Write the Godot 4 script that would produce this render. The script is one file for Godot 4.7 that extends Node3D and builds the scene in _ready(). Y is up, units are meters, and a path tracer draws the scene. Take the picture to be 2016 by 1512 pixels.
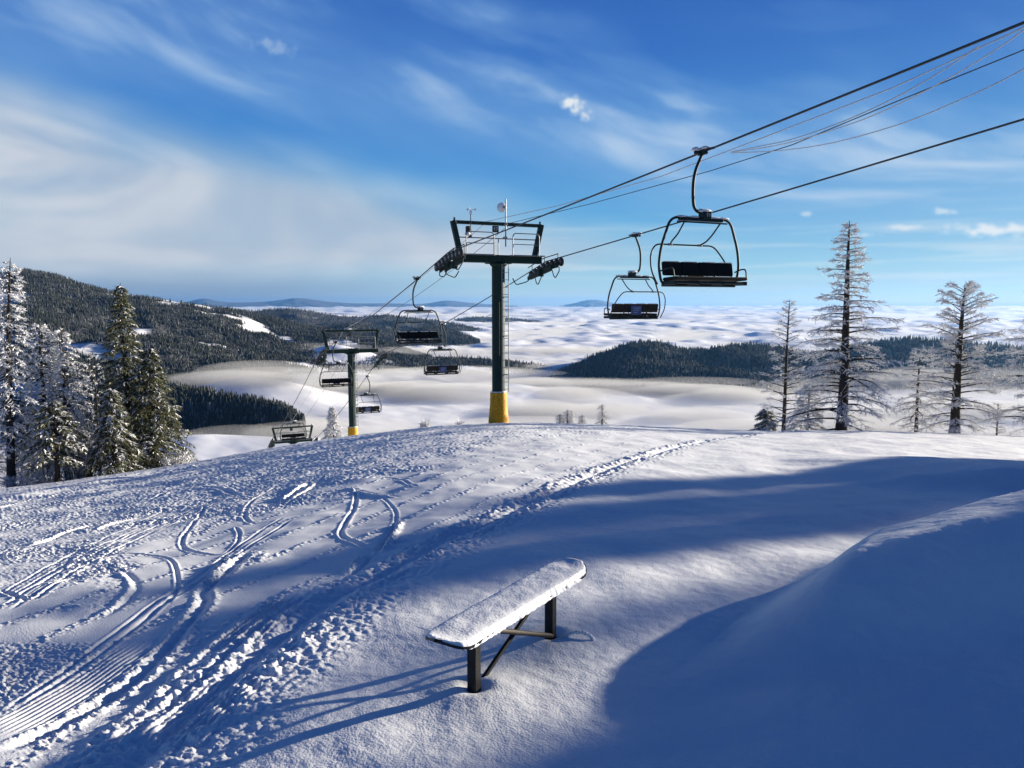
extends Node3D
# A snowy hilltop above a sea of cloud: chairlift running downhill, frosted trees, a snow-covered bench.
# x right, y up, -z away from the photographer; D below means distance ahead (= -z). The lens is at the origin.

const F := 1516.0            # focal length in pixels of the 2016 x 1512 photograph
const PITCH := 0.1051        # the lens looks down by this much
const EYE := 2.29             # lens height above the snow beside the bench
const SEA := -158.0          # height of the cloud tops
const SUN_AZ := 62.0         # degrees to the right of straight ahead
const SUN_EL := 10.5

var M := {}
var used := {}
var lutA := PackedFloat32Array()
var lutB := PackedFloat32Array()
var lutC := PackedFloat32Array()

# ------------------------------------------------------------------ mesh builder
class MB:
	var v := PackedVector3Array()
	var n := PackedVector3Array()
	var c := PackedColorArray()
	var ix := PackedInt32Array()
	func tri(a: Vector3, b: Vector3, d: Vector3) -> void:      # counter-clockwise seen from outside
		var nn := (b - a).cross(d - a).normalized()
		var k := v.size()
		v.append(a); v.append(b); v.append(d)
		n.append(nn); n.append(nn); n.append(nn)
		ix.append(k); ix.append(k + 2); ix.append(k + 1)
	func quad(a: Vector3, b: Vector3, d: Vector3, e: Vector3) -> void:
		var nn := (b - a).cross(d - a).normalized()
		var k := v.size()
		v.append(a); v.append(b); v.append(d); v.append(e)
		for i in 4: n.append(nn)
		for i in [0, 2, 1, 0, 3, 2]: ix.append(k + i)
	func box(p: Vector3, s: Vector3, bs := Basis(), bev := 0.0) -> void:
		if bev > 0.0:
			rbox(p, s, bs, bev)
			return
		var h := s * 0.5
		for ax in 3:
			for sg in [-1.0, 1.0]:
				var w := Vector3.ZERO; w[ax] = sg
				var t := Vector3.ZERO; t[(ax + 1) % 3] = 1.0
				var u := w.cross(t)
				var o := p + bs * (w * h)
				var tt := bs * (t * h)
				var uu := bs * (u * h)
				quad(o - tt - uu, o + tt - uu, o + tt + uu, o - tt + uu)
	func rbox(p: Vector3, s: Vector3, bs: Basis, bev: float) -> void:   # box with chamfered edges
		var h := s * 0.5
		var g := h - Vector3.ONE * bev
		for ax in 3:
			var t := (ax + 1) % 3
			var u := (ax + 2) % 3
			for sg in [-1.0, 1.0]:
				var q := []
				for k in [[-1, -1], [1, -1], [1, 1], [-1, 1]]:
					var w := Vector3.ZERO
					w[ax] = sg * h[ax]; w[t] = k[0] * g[t]; w[u] = k[1] * g[u] * sg
					q.append(p + bs * w)
				quad(q[0], q[1], q[2], q[3])
		for ax in 3:
			var t := (ax + 1) % 3
			var u := (ax + 2) % 3
			for a in [-1.0, 1.0]:
				for b in [-1.0, 1.0]:
					var q := []
					for e in [[-1.0, 0], [1.0, 0], [1.0, 1], [-1.0, 1]]:
						var w := Vector3.ZERO
						w[ax] = e[0] * g[ax]
						w[t] = a * (h[t] if e[1] == 0 else g[t])
						w[u] = b * (g[u] if e[1] == 0 else h[u])
						q.append(p + bs * w)
					if a * b > 0: quad(q[0], q[1], q[2], q[3])
					else: quad(q[3], q[2], q[1], q[0])
		for a in [-1.0, 1.0]:
			for b in [-1.0, 1.0]:
				for d in [-1.0, 1.0]:
					var A: Vector3 = p + bs * Vector3(a * h.x, b * g.y, d * g.z)
					var B: Vector3 = p + bs * Vector3(a * g.x, b * h.y, d * g.z)
					var C: Vector3 = p + bs * Vector3(a * g.x, b * g.y, d * h.z)
					if a * b * d > 0: tri(A, B, C)
					else: tri(C, B, A)
	func tube(pts: Array, r0: float, r1 := -1.0, sides := 8, caps := true) -> void:
		if r1 < 0.0: r1 = r0
		var k0 := v.size()
		var m := pts.size()
		var up := Vector3.UP
		var first: Vector3 = (pts[1] - pts[0]).normalized()
		if absf(first.dot(up)) > 0.9: up = Vector3.RIGHT
		var side := first.cross(up).normalized()
		for i in m:
			var a: Vector3 = pts[maxi(i - 1, 0)]
			var b: Vector3 = pts[mini(i + 1, m - 1)]
			var t := (b - a).normalized()
			side = (side - t * side.dot(t)).normalized()
			var w := t.cross(side)
			var r := lerpf(r0, r1, float(i) / (m - 1))
			for j in sides:
				var an := TAU * j / sides
				var d := side * cos(an) + w * sin(an)
				v.append(pts[i] + d * r); n.append(d)
		for i in m - 1:
			for j in sides:
				var j2 := (j + 1) % sides
				var a := k0 + i * sides + j
				var b := k0 + i * sides + j2
				ix.append(a); ix.append(b + sides); ix.append(b)
				ix.append(a); ix.append(a + sides); ix.append(b + sides)
		if caps:
			for e in [0, m - 1]:
				var t: Vector3 = (pts[1] - pts[0]).normalized() * -1.0 if e == 0 else (pts[m - 1] - pts[m - 2]).normalized()
				var k := v.size()
				v.append(pts[e]); n.append(t)
				for j in sides:
					v.append(v[k0 + e * sides + j]); n.append(t)
				for j in sides:
					var j2 := (j + 1) % sides
					if e == 0: ix.append(k); ix.append(k + 1 + j); ix.append(k + 1 + j2)
					else: ix.append(k); ix.append(k + 1 + j2); ix.append(k + 1 + j)
	func lathe(prof: Array, xf: Transform3D, sides := 24) -> void:        # prof: Vector2(radius, height), bottom to top
		var k0 := v.size()
		var m := prof.size()
		for i in m:
			var a: Vector2 = prof[maxi(i - 1, 0)]
			var b: Vector2 = prof[mini(i + 1, m - 1)]
			var t := (b - a).normalized()
			for j in sides:
				var an := TAU * j / sides
				v.append(xf * Vector3(prof[i].x * cos(an), prof[i].y, prof[i].x * sin(an)))
				n.append((xf.basis * Vector3(t.y * cos(an), -t.x, t.y * sin(an))).normalized())
		for i in m - 1:
			for j in sides:
				var j2 := (j + 1) % sides
				var a := k0 + i * sides + j
				var b := k0 + i * sides + j2
				ix.append(a); ix.append(b); ix.append(b + sides)
				ix.append(a); ix.append(b + sides); ix.append(a + sides)
	func blob(p: Vector3, s: Vector3, rng: RandomNumberGenerator, rough := 0.2, seg := 8) -> void:   # a lump
		var k0 := v.size()
		var ph := rng.randf() * 10.0
		for i in seg + 1:
			var th := PI * i / seg
			for j in seg * 2:
				var an := TAU * j / (seg * 2)
				var d := Vector3(sin(th) * cos(an), cos(th), sin(th) * sin(an))
				var q := 1.0 + rough * (sin(d.x * 5.0 + ph) * cos(d.z * 4.0 + ph * 2.0) + 0.6 * sin(d.y * 9.0 + d.x * 7.0 + ph))
				v.append(p + d * s * q); n.append((d / s).normalized())
		for i in seg:
			for j in seg * 2:
				var j2 := (j + 1) % (seg * 2)
				var a := k0 + i * seg * 2 + j
				var b := k0 + i * seg * 2 + j2
				ix.append(a); ix.append(a + seg * 2); ix.append(b + seg * 2)
				ix.append(a); ix.append(b + seg * 2); ix.append(b)
	func spike(a: Vector3, b: Vector3, w: Vector3) -> void:                # thin two-sided sliver from a to b
		var nn := (b - a).cross(w).normalized()
		var k := v.size()
		v.append(a - w); v.append(a + w); v.append(b)
		n.append(nn); n.append(nn); n.append(nn)
		ix.append(k); ix.append(k + 1); ix.append(k + 2)
	func sheet(pos: PackedVector3Array, nr: int, nc: int, cols := PackedColorArray()) -> void:   # smooth grid, rows x columns
		var k0 := v.size()
		v.append_array(pos)
		if cols.size(): c.append_array(cols)
		var nn := PackedVector3Array()
		nn.resize(nr * nc)
		for i in nr:
			var i0 := maxi(i - 1, 0) * nc
			var i1 := mini(i + 1, nr - 1) * nc
			for j in nc:
				var t := (pos[i1 + j] - pos[i0 + j]).cross(pos[i * nc + mini(j + 1, nc - 1)] - pos[i * nc + maxi(j - 1, 0)])
				nn[i * nc + j] = (t if t.y >= 0.0 else -t).normalized()
		n.append_array(nn)
		var id := PackedInt32Array()
		id.resize((nr - 1) * (nc - 1) * 6)
		var mid := (nr / 2) * nc
		var e := pos[mid + nc] - pos[mid] if nr > 2 else pos[nc] - pos[0]
		var flip := e.cross(pos[mid + nc - 1] - pos[mid]).y < 0.0
		var q := 0
		for i in nr - 1:
			for j in nc - 1:
				var a := k0 + i * nc + j
				var b := a + 1
				var d := a + nc
				if flip:
					id[q] = a; id[q + 1] = d; id[q + 2] = b; id[q + 3] = b; id[q + 4] = d; id[q + 5] = d + 1
				else:
					id[q] = a; id[q + 1] = b; id[q + 2] = d; id[q + 3] = b; id[q + 4] = d + 1; id[q + 5] = d
				q += 6
		ix.append_array(id)
	func done() -> ArrayMesh:
		var arr := []
		arr.resize(Mesh.ARRAY_MAX)
		arr[Mesh.ARRAY_VERTEX] = v
		arr[Mesh.ARRAY_NORMAL] = n
		if c.size() == v.size() and c.size(): arr[Mesh.ARRAY_COLOR] = c
		arr[Mesh.ARRAY_INDEX] = ix
		var m := ArrayMesh.new()
		m.add_surface_from_arrays(Mesh.PRIMITIVE_TRIANGLES, arr)
		return m

# ------------------------------------------------------------------ scene helpers
func numbered(called: String) -> String:
	used[called] = used.get(called, -1) + 1
	return called if used[called] == 0 else "%s_%03d" % [called, used[called]]

func tag(o: Node3D, label: String, category: String, group := "", kind := "") -> Node3D:
	if label: o.set_meta("label", label)
	if category: o.set_meta("category", category)
	if group: o.set_meta("group", group)
	if kind: o.set_meta("kind", kind)
	return o

func thing(called: String, at: Vector3, turn := 0.0) -> Node3D:
	var o := Node3D.new()
	o.name = numbered(called)
	add_child(o)
	o.position = at
	o.rotation.y = turn
	return o

func part(called: String, mesh: Mesh, mat: Material, parent: Node3D = null) -> MeshInstance3D:
	var o := MeshInstance3D.new()
	o.name = called if parent else numbered(called)
	o.mesh = mesh
	o.material_override = mat
	if parent: parent.add_child(o, true)
	else: add_child(o)
	return o

func copy_of(o: Node3D, called: String) -> Node3D:
	var r: Node3D = o.duplicate()
	r.name = numbered(called)
	add_child(r)
	return r

func ray(px: float, py: float) -> Vector2:           # (x, y) gained for each metre ahead
	var u := (px - 1008.0) / F
	var w := (756.0 - py) / F
	var f := cos(PITCH) + w * sin(PITCH)
	return Vector2(u / f, (w * cos(PITCH) - sin(PITCH)) / f)

func at(px: float, py: float, d: float) -> Vector3:
	var r := ray(px, py)
	return Vector3(r.x * d, r.y * d, -d)

func lin(r: float, g: float, b: float) -> Color:      # real-world base colour -> albedo_color
	return Color(r, g, b).linear_to_srgb()

func mat(called: String, col: Color, rough := 0.8, metal := 0.0) -> StandardMaterial3D:
	var m := StandardMaterial3D.new()
	m.resource_name = called
	m.albedo_color = col
	m.roughness = rough
	m.metallic = metal
	M[called] = m
	return m

func noise(sd: int, freq: float, oct := 4, kind := FastNoiseLite.TYPE_SIMPLEX_SMOOTH) -> FastNoiseLite:
	var f := FastNoiseLite.new()
	f.seed = sd
	f.noise_type = kind
	f.frequency = freq
	f.fractal_type = FastNoiseLite.FRACTAL_FBM if oct > 1 else FastNoiseLite.FRACTAL_NONE
	f.fractal_octaves = oct
	return f

func noise_tex(f: FastNoiseLite, size: int, ramp: Gradient = null) -> ImageTexture:
	var im := f.get_seamless_image(size, size)
	if ramp:
		im.convert(Image.FORMAT_RGB8)
		for y in size:
			for x in size:
				im.set_pixel(x, y, ramp.sample(im.get_pixel(x, y).r))
	return ImageTexture.create_from_image(im)

func ramp2(a: Color, b: Color, p := 0.25, q := 0.75) -> Gradient:
	var g := Gradient.new()
	g.offsets = PackedFloat32Array([p, q])
	g.colors = PackedColorArray([a, b])
	return g

func catmull(p: Array, i: int, t: float) -> float:
	var n := p.size()
	var a: float = p[maxi(i - 1, 0)]
	var b: float = p[i]
	var c: float = p[mini(i + 1, n - 1)]
	var d: float = p[mini(i + 2, n - 1)]
	return 0.5 * ((2.0 * b) + (c - a) * t + (2.0 * a - 5.0 * b + 4.0 * c - d) * t * t + (3.0 * b - a - 3.0 * c + d) * t * t * t)

# ------------------------------------------------------------------ sky
func sky_colour(az: float, el: float, na: FastNoiseLite, nb: FastNoiseLite, nc: FastNoiseLite) -> Color:
	# degrees; az 0 straight ahead, positive to the right
	var e := maxf(el, 0.0)
	var ks := [0.0, 2.5, 6.0, 11.0, 17.0, 24.0, 40.0, 90.0]
	var cs := [Color8(192, 215, 226), Color8(148, 203, 228), Color8(92, 168, 220), Color8(68, 137, 208), Color8(54, 111, 192), Color8(46, 95, 176), Color8(34, 66, 128), Color8(28, 52, 100)]
	var col: Color = cs[7]
	for i in 7:
		if e <= ks[i + 1]:
			col = cs[i].lerp(cs[i + 1], (e - ks[i]) / (ks[i + 1] - ks[i]))
			break
	# cirrus, drawn out along its own streaks
	var x := az
	var y := el
	var ahead := smoothstep(100.0, 45.0, absf(az))
	var wob := na.get_noise_2d(x * 1.0, y * 2.2)
	var sl := -0.30 if y > 9.0 else -0.30 * maxf(0.0, y - 4.0) / 5.0       # streaks sink to the right, level out low down
	var ac := y - sl * x
	var fine := nb.get_noise_2d(x * 1.6, ac * 5.5 + wob * 4.0)
	var mid := nc.get_noise_2d(x * 0.55 + 50.0, ac * 3.2 + wob * 2.0)
	# a long veil that sinks from the upper left to the right
	var c1 := 16.8 - 0.0052 * (x + 26.0) * (x + 26.0) if x < 10.0 else 10.06 - (x - 10.0) * 0.15
	var w1 := 3.9 + 1.4 * wob
	var veil := exp(-pow((y - c1) / w1, 2.0)) * clampf(0.64 + 0.36 * mid + 0.26 * fine, 0.0, 1.0)
	veil += exp(-pow((y - c1 - 4.5) / 3.0, 2.0)) * clampf(0.22 + 0.5 * mid + 0.4 * fine, 0.0, 0.5)
	# a sheet of grey stratus, thick on the left and thinning out to the right
	var top := 14.4 - 0.19 * (x + 33.0) + 1.2 * wob
	var low := 1.6 + 0.035 * (x + 33.0) + 0.7 * wob
	var sheet := smoothstep(top + 0.5, top - 4.2, y) * smoothstep(low - 1.6, low + 1.4, y) * smoothstep(26.0, -4.0, x)
	sheet *= ahead * clampf(0.98 + 0.22 * mid + 0.16 * fine, 0.0, 1.0)
	# thin bands low over the horizon, and faint wisps elsewhere
	var bands := exp(-pow((y - 3.2) / 2.2, 2.0)) * clampf(0.9 * nb.get_noise_2d(x * 1.1 + 300.0, y * 22.0) + 0.25 * mid + 0.04, 0.0, 0.8) * smoothstep(-12.0, 6.0, x)
	veil *= ahead
	var wisp := (1.0 - smoothstep(150.0, 180.0, absf(az))) * clampf(0.55 * mid + 0.25 * fine - 0.12, 0.0, 0.35) * smoothstep(5.0, 12.0, y) * smoothstep(75.0, 30.0, y)
	# grey band along the horizon under the stratus
	var under := ahead * smoothstep(5.0, 0.5, y) * smoothstep(2.0, -22.0, x) * 0.75
	col = col.lerp(Color8(128, 150, 182), under)
	col = col.lerp(Color8(150, 185, 226), clampf(veil * 0.72 + wisp * 0.6, 0.0, 0.9))
	col = col.lerp(Color8(226, 233, 242), clampf(veil - 0.55, 0.0, 0.5))
	col = col.lerp(Color8(180, 191, 208).lerp(Color8(220, 224, 230), clampf(0.55 + 0.9 * mid + 0.35 * fine, 0.0, 1.0)), clampf(sheet * 0.96, 0.0, 1.0))
	col = col.lerp(Color8(230, 233, 234), clampf(bands, 0.0, 0.75))
	# small separate puffs
	for p in [[-16.7, 17.0, 1.6, 0.55, 0.30], [4.4, 13.9, 0.9, 0.62, 0.9], [5.0, 13.3, 0.75, 0.5, 0.85], [31.7, 4.5, 2.6, 0.5, 0.8], [26.4, 4.9, 1.5, 0.22, 0.6], [28.9, 5.8, 0.7, 0.25, 0.6], [20.7, 6.0, 0.6, 0.2, 0.5], [24.0, 4.5, 1.2, 0.16, 0.4]]:
		var dx: float = (x - p[0]) / p[2]
		var dy: float = (y - p[1] + 0.35 * dx * p[3]) / p[3]
		if absf(dx) < 2.0 and absf(dy) < 2.5:
			var q := exp(-(dx * dx + dy * dy) * 1.3) + 0.95 * nb.get_noise_2d(x * 18.0 + 90.0, y * 22.0) * exp(-(dx * dx + dy * dy) * 0.5)
			col = col.lerp(Color8(240, 240, 240), smoothstep(0.15, 1.0, q) * p[4])
	# the air grows brighter towards the low sun
	var toward := clampf(1.0 - absf(wrapf(az - SUN_AZ, -180.0, 180.0)) / 75.0, 0.0, 1.0) * clampf(1.0 - e / 35.0, 0.0, 1.0)
	col = col.lerp(Color8(236, 236, 228), toward * toward * 0.75)
	return col

func make_sky() -> ImageTexture:
	var na := noise(11, 0.05, 3)
	var nb := noise(12, 0.05, 5)
	var nc := noise(13, 0.045, 4)
	var im := Image.create(1024, 512, false, Image.FORMAT_RGB8)
	for yy in 512:
		var el := maxf(0.2, 90.0 - (yy + 0.5) / 512.0 * 180.0)
		for xx in 1024:
			im.set_pixel(xx, yy, sky_colour(wrapf((xx + 0.5) / 1024.0 * 360.0, -180.0, 180.0), el, na, nb, nc))
	im.resize(4096, 2048, Image.INTERPOLATE_CUBIC)
	for yy in range(int((90.0 - 24.0) / 180.0 * 2048.0), int(91.0 / 180.0 * 2048.0)):
		var el := 90.0 - (yy + 0.5) / 2048.0 * 180.0
		for k in range(-440, 440):
			im.set_pixel(posmod(k, 4096), yy, sky_colour((k + 0.5) / 4096.0 * 360.0, el, na, nb, nc))
	return ImageTexture.create_from_image(im)

# ------------------------------------------------------------------ the hilltop
func make_tables() -> void:
	# the snow's outline against the view behind it: photo pixel and distance of the brow
	var crest := [[-2200, 1050, 36], [-900, 1020, 36], [-300, 990, 37], [0, 964, 38], [200, 937, 40], [385, 912, 41], [500, 887, 41], [600, 869, 40], [701, 857, 38], [800, 843, 35], [860, 836, 33], [980, 831, 32.5], [1100, 832, 33], [1250, 838, 34], [1400, 846, 36], [1500, 850, 37], [1650, 849, 38], [1750, 850, 38], [1900, 857, 39], [2016, 862, 40], [2400, 880, 42], [3600, 930, 44]]
	var ta := []
	var tm := []
	var td := []
	for k in crest:
		var r := ray(k[0], k[1])
		ta.append(r.x)
		tm.append(-r.y)
		td.append(float(k[2]))
	lutA.resize(1601); lutB.resize(1601); lutC.resize(1601)
	for i in 1601:
		var a := (i - 800) / 400.0
		var k := 0
		while k < ta.size() - 2 and a > ta[k + 1]: k += 1
		var t := clampf((a - ta[k]) / (ta[k + 1] - ta[k]), 0.0, 1.0)
		lutA[i] = catmull(tm, k, t)
		lutC[i] = catmull(td, k, t)
	for pass_ in 3:                                     # no creases running out from one point
		var sa := lutA.duplicate()
		var sc := lutC.duplicate()
		for i in 1601:
			var ma := 0.0
			var mc := 0.0
			for k in range(-26, 27):
				ma += sa[clampi(i + k, 0, 1600)]
				mc += sc[clampi(i + k, 0, 1600)]
			lutA[i] = ma / 53.0
			lutC[i] = mc / 53.0
	for i in 1601:
		var s := lutC[i] - 5.4
		lutB[i] = (EYE - 5.4 * lutA[i]) / (s * s)
		lutA[i] -= 2.0 * lutB[i] * s

func ground(x: float, d: float) -> float:              # the smooth lie of the hill
	var f := clampf(x / maxf(d, 0.8), -1.99, 1.99) * 400.0 + 800.0
	var i := int(f)
	var t := f - i
	var a := lerpf(lutA[i], lutA[i + 1], t)
	var b := lerpf(lutB[i], lutB[i + 1], t)
	var dc := lerpf(lutC[i], lutC[i + 1], t)
	var s := 0.5 * ((d - 5.4) + sqrt((d - 5.4) * (d - 5.4) + 5.0))
	var y := -EYE - a * s - b * s * s
	if d > dc: y -= 0.004 * (d - dc) * (d - dc)
	return y

func drifts(x: float, d: float) -> float:               # wind-blown banks
	var y := 0.0
	if x > 0.2 and d < 16.0:
		var e := x - 2.55 + 0.75 * (6.25 - d)
		var t := d - (6.30 + 0.10 * (x - 3.0))
		var nose := 0.44 * smoothstep(-0.30, 0.55, e)
		var body := 0.24 * smoothstep(0.1, 1.5, e) + 0.34 * smoothstep(0.9, 3.0, e)
		var s := 1.0
		if t < 0.0:
			nose *= smoothstep(-1.9, -0.6, t)
			body *= lerpf(0.12, 1.0, smoothstep(-3.2, -0.6, t))
		else: s = 0.85 * exp(-t * t / 0.30) + 0.15 * exp(-t * t / 4.0)
		var rise := nose + body
		y += rise * s
		var q := d - (11.9 - 0.10 * (x - 7.0))
		y += 0.34 * smoothstep(4.6, 8.0, x) * (exp(-q * q / 0.5) if q < 0.0 else exp(-q * q / 14.0))
		var q2 := d - (9.3 + 0.25 * (x - 5.0))
		y += 0.10 * smoothstep(3.4, 5.5, x) * (exp(-q2 * q2 / 0.35) if q2 < 0.0 else exp(-q2 * q2 / 1.6))
	return y

func on_snow(px: float, py: float) -> Vector2:         # photo pixel -> (x, D) where that sight line meets the hill
	var r := ray(px, py)
	var d := 1.5
	while d < 60.0 and ground(r.x * d, d) < r.y * d: d += 0.05 + d * 0.004
	return Vector2(r.x * d, d)

var gD := PackedFloat32Array()
var gA := PackedFloat32Array()
var gH := PackedFloat32Array()
var gFine := 0
const SIDE := 26
const A0 := 0.80
const NFINE := 960

func stamp(px_path: Array, how: String, w: float, depth: float, rough := 0.6, sd := 0) -> void:
	var path := []
	for p in px_path: path.append(on_snow(p[0], p[1]))
	# round the corners
	var pts := []
	for i in path.size() - 1:
		var xs := []
		var ds := []
		for p in path: xs.append(p.x); ds.append(p.y)
		for k in 6: pts.append(Vector2(catmull(xs, i, k / 6.0), catmull(ds, i, k / 6.0)))
	pts.append(path[path.size() - 1])
	var nz := noise(900 + sd, 8.0, 3)
	var near := {}
	var reach := w * (3.2 if how != "cord" else 1.05)
	var nc := gA.size()
	var da := 2.0 * A0 / (NFINE - 1)
	var run := 0.0
	for i in pts.size() - 1:
		var p: Vector2 = pts[i]
		var q: Vector2 = pts[i + 1]
		var e := q - p
		var len2 := maxf(e.length_squared(), 1e-6)
		var r0 := gD.bsearch(minf(p.y, q.y) - reach)
		var r1 := gD.bsearch(maxf(p.y, q.y) + reach)
		for r in range(r0, mini(r1, gD.size())):
			var d := gD[r]
			var c0 := clampi(int(((minf(p.x, q.x) - reach) / d + A0) / da), 0, NFINE - 1)
			var c1 := clampi(int(((maxf(p.x, q.x) + reach) / d + A0) / da) + 1, 0, NFINE - 1)
			for cc in range(c0, c1):
				var id := r * nc + SIDE + cc
				var o := Vector2(gA[SIDE + cc] * d, d) - p
				var t := clampf(o.dot(e) / len2, 0.0, 1.0)
				var off := o - e * t
				var dist := off.length()
				if dist < reach and (not near.has(id) or absf(near[id][0]) > dist):
					near[id] = [dist * (1.0 if e.cross(off) > 0.0 else -1.0), run + t * sqrt(len2)]
		run += sqrt(len2)
	for id: int in near:
		var s: float = near[id][0]
		var along: float = near[id][1]
		var x := absf(s) / w
		var ends := smoothstep(0.0, 0.25, along) * smoothstep(run, run - 0.25, along)
		var c := id % nc
		var d := gD[id / nc]
		var k := nz.get_noise_2d(gA[c] * d, d)
		var k2 := nz.get_noise_2d(gA[c] * d * 3.1 + 40.0, d * 3.1)
		match how:
			"groove":
				gH[id] += 0.75 * ends * depth * (-exp(-x * x * 1.4) + 0.38 * exp(-pow((x - 1.7) / 0.6, 2.0)) * (1.0 + rough * (1.5 * k + 0.9 * k2)))
			"left":     # thrown up on the left side only
				gH[id] += 0.75 * ends * depth * (-exp(-x * x * 1.4) + (1.1 * exp(-pow((x - 1.8) / 0.8, 2.0)) * (1.0 + rough * (1.5 * k + 0.9 * k2)) if s > 0.0 else 0.0))
			"right":
				gH[id] += 0.75 * ends * depth * (-exp(-x * x * 1.4) + (1.1 * exp(-pow((x - 1.8) / 0.8, 2.0)) * (1.0 + rough * (1.5 * k + 0.9 * k2)) if s < 0.0 else 0.0))
			"berm":
				gH[id] += 0.75 * ends * depth * exp(-x * x) * (1.0 + rough * (1.5 * k + 0.9 * k2))
			"lumps":
				gH[id] += 0.75 * ends * depth * exp(-x * x * x * x) * maxf(0.0, 0.12 + rough * (1.0 * k + 0.45 * k2))
			"cord":
				gH[id] += 0.75 * ends * depth * sin(s / 0.046 * TAU) * smoothstep(1.0, 0.8, x)

func make_slope() -> void:
	make_tables()
	var d := 0.7
	while d < 3.1:
		gD.append(d)
		d += 0.12
	while d < 24.0:
		gD.append(d)
		d += 0.00047 * d * d
	while d < 125.0:
		gD.append(d)
		d += minf(0.011 * d, 0.6)
	for i in SIDE: gA.append(-A0 - 0.02 * pow(1.18, SIDE - i))
	for i in NFINE: gA.append(-A0 + 2.0 * A0 * i / (NFINE - 1))
	for i in SIDE: gA.append(A0 + 0.02 * pow(1.18, i + 1))
	var nr := gD.size()
	var nc := gA.size()
	gH.resize(nr * nc)
	# line of the snow-cat's edge: chunky row between groomed run (left) and untouched powder (right)
	var edge := [[300, 1600], [395, 1512], [470, 1440], [560, 1345], [640, 1272], [720, 1205], [800, 1152], [880, 1105], [960, 1062], [1050, 1018], [1140, 972], [1230, 932], [1320, 900], [1400, 876], [1500, 857]]
	var ex := []
	var ed := []
	for p in edge:
		var q := on_snow(p[0], p[1])
		ex.append(q.x); ed.append(q.y)
	var n1 := noise(21, 0.45, 3)
	var n2 := noise(22, 5.5, 3)
	var n3 := noise(23, 9.0, 3)
	var n4 := noise(24, 0.55, 2)
	var n5 := noise(25, 2.3, 2)
	for r in nr:
		d = gD[r]
		var k := 0
		while k < ed.size() - 2 and d > ed[k + 1]: k += 1
		var t: float = (d - ed[k]) / (ed[k + 1] - ed[k])
		var xw: float = catmull(ex, k, clampf(t, 0.0, 1.0)) if t <= 1.0 else ex[k + 1] + (d - ed[k + 1]) * 0.6
		var cs := 0.80
		var amp := smoothstep(90.0, 30.0, d)
		var fade := smoothstep(48.0, 30.0, d)
		for c in nc:
			var x := gA[c] * d
			var y := ground(x, d) + drifts(x, d)
			if c >= SIDE - 1 and c <= SIDE + NFINE and d > 2.5:
				y += 0.05 * n1.get_noise_2d(x, d) * amp
				var s := (x - xw) * cs
				var lift := smoothstep(-0.35, 0.15, s)
				y += 0.07 * lift * fade
				if s > -0.75 and s < 0.35 and d < 46.0:
					var win := smoothstep(-0.75, -0.55, s) * smoothstep(0.35, 0.1, s)
					var g := n2.get_noise_2d(x * 1.2, d * 1.2)
					var rows := exp(-pow((s + 0.12) / 0.11, 2.0)) + 0.85 * exp(-pow((s + 0.46) / 0.10, 2.0))
					y += win * fade * (rows * (0.020 + (0.036 if d < 7.0 else 0.055) * g + 0.010 * n3.get_noise_2d(x * 2.0, d * 2.0)) + 0.012 * n3.get_noise_2d(x * 1.2, d * 1.2) - 0.02 * exp(-pow((s + 0.28) / 0.05, 2.0)))
				if s > 0.3: y += 0.004 * n2.get_noise_2d(x, d) * fade
				if s < -0.5 and d < 60.0:
					# churned snow left of the groomed strip
					var wide := 3.4 + 1.2 * n4.get_noise_2d(x * 0.6 + 9.0, d * 0.6) - maxf(0.0, 7.0 - d) * 0.8
					var churn := smoothstep(wide - 0.25, wide + 0.15, -s)
					var patch := clampf(0.70 + 1.2 * n4.get_noise_2d(x, d), 0.30, 1.15) if d < 13.0 else clampf(0.8 + 0.5 * n4.get_noise_2d(x * 0.5, d), 0.4, 1.0)
					y += churn * patch * (0.021 * n3.get_noise_2d(x * 2.3, d * 2.3) + (0.014 if d < 9.0 else 0.008) * n5.get_noise_2d(x * 1.5 + d * 0.5, d * 1.5)) * smoothstep(70.0, 25.0, d)
					if churn < 0.9:
						var f := fposmod(-s, 0.52) - 0.26
						y += (1.0 - churn) * 0.022 * maxf(0.0, n3.get_noise_2d(x * 1.6, d * 1.6) + 0.05) * exp(-f * f / 0.0025)
						y += (1.0 - churn) * 0.004 * n5.get_noise_2d(x, d)
			gH[r * nc + c] = y
	print("base grid ", nr, " x ", nc)
	# ski and machine tracks (photo pixels)
	stamp([[702, 962], [697, 1000], [676, 1036], [672, 1052], [700, 1068], [742, 1088]], "groove", 0.027, 0.029, 0.7, 1)
	stamp([[686, 962], [735, 972], [790, 978]], "right", 0.035, 0.035, 0.5, 2)
	stamp([[752, 980], [775, 1000], [779, 1022], [768, 1050], [742, 1088]], "groove", 0.019, 0.017, 0.6, 3)
	stamp([[778, 1030], [762, 1058], [740, 1090]], "left", 0.044, 0.040, 0.9, 4)
	stamp([[735, 1092], [712, 1115], [692, 1138]], "right", 0.044, 0.035, 0.8, 5)
	stamp([[405, 998], [382, 1032], [360, 1062], [362, 1078], [388, 1090], [440, 1092]], "groove", 0.024, 0.026, 0.5, 6)
	stamp([[440, 1092], [466, 1072], [471, 1050], [462, 1038]], "groove", 0.019, 0.020, 0.5, 7)
	stamp([[545, 958], [500, 985], [484, 1005], [484, 1022], [502, 1034]], "groove", 0.024, 0.026, 0.6, 8)
	stamp([[488, 1088], [455, 1118], [425, 1145], [402, 1168], [404, 1192], [382, 1220], [352, 1255], [322, 1288], [270, 1336], [190, 1385], [90, 1440], [-20, 1500]], "groove", 0.049, 0.040, 0.9, 9)
	stamp([[452, 1100], [428, 1130], [398, 1162]], "berm", 0.072, 0.036, 1.0, 10)
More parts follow.
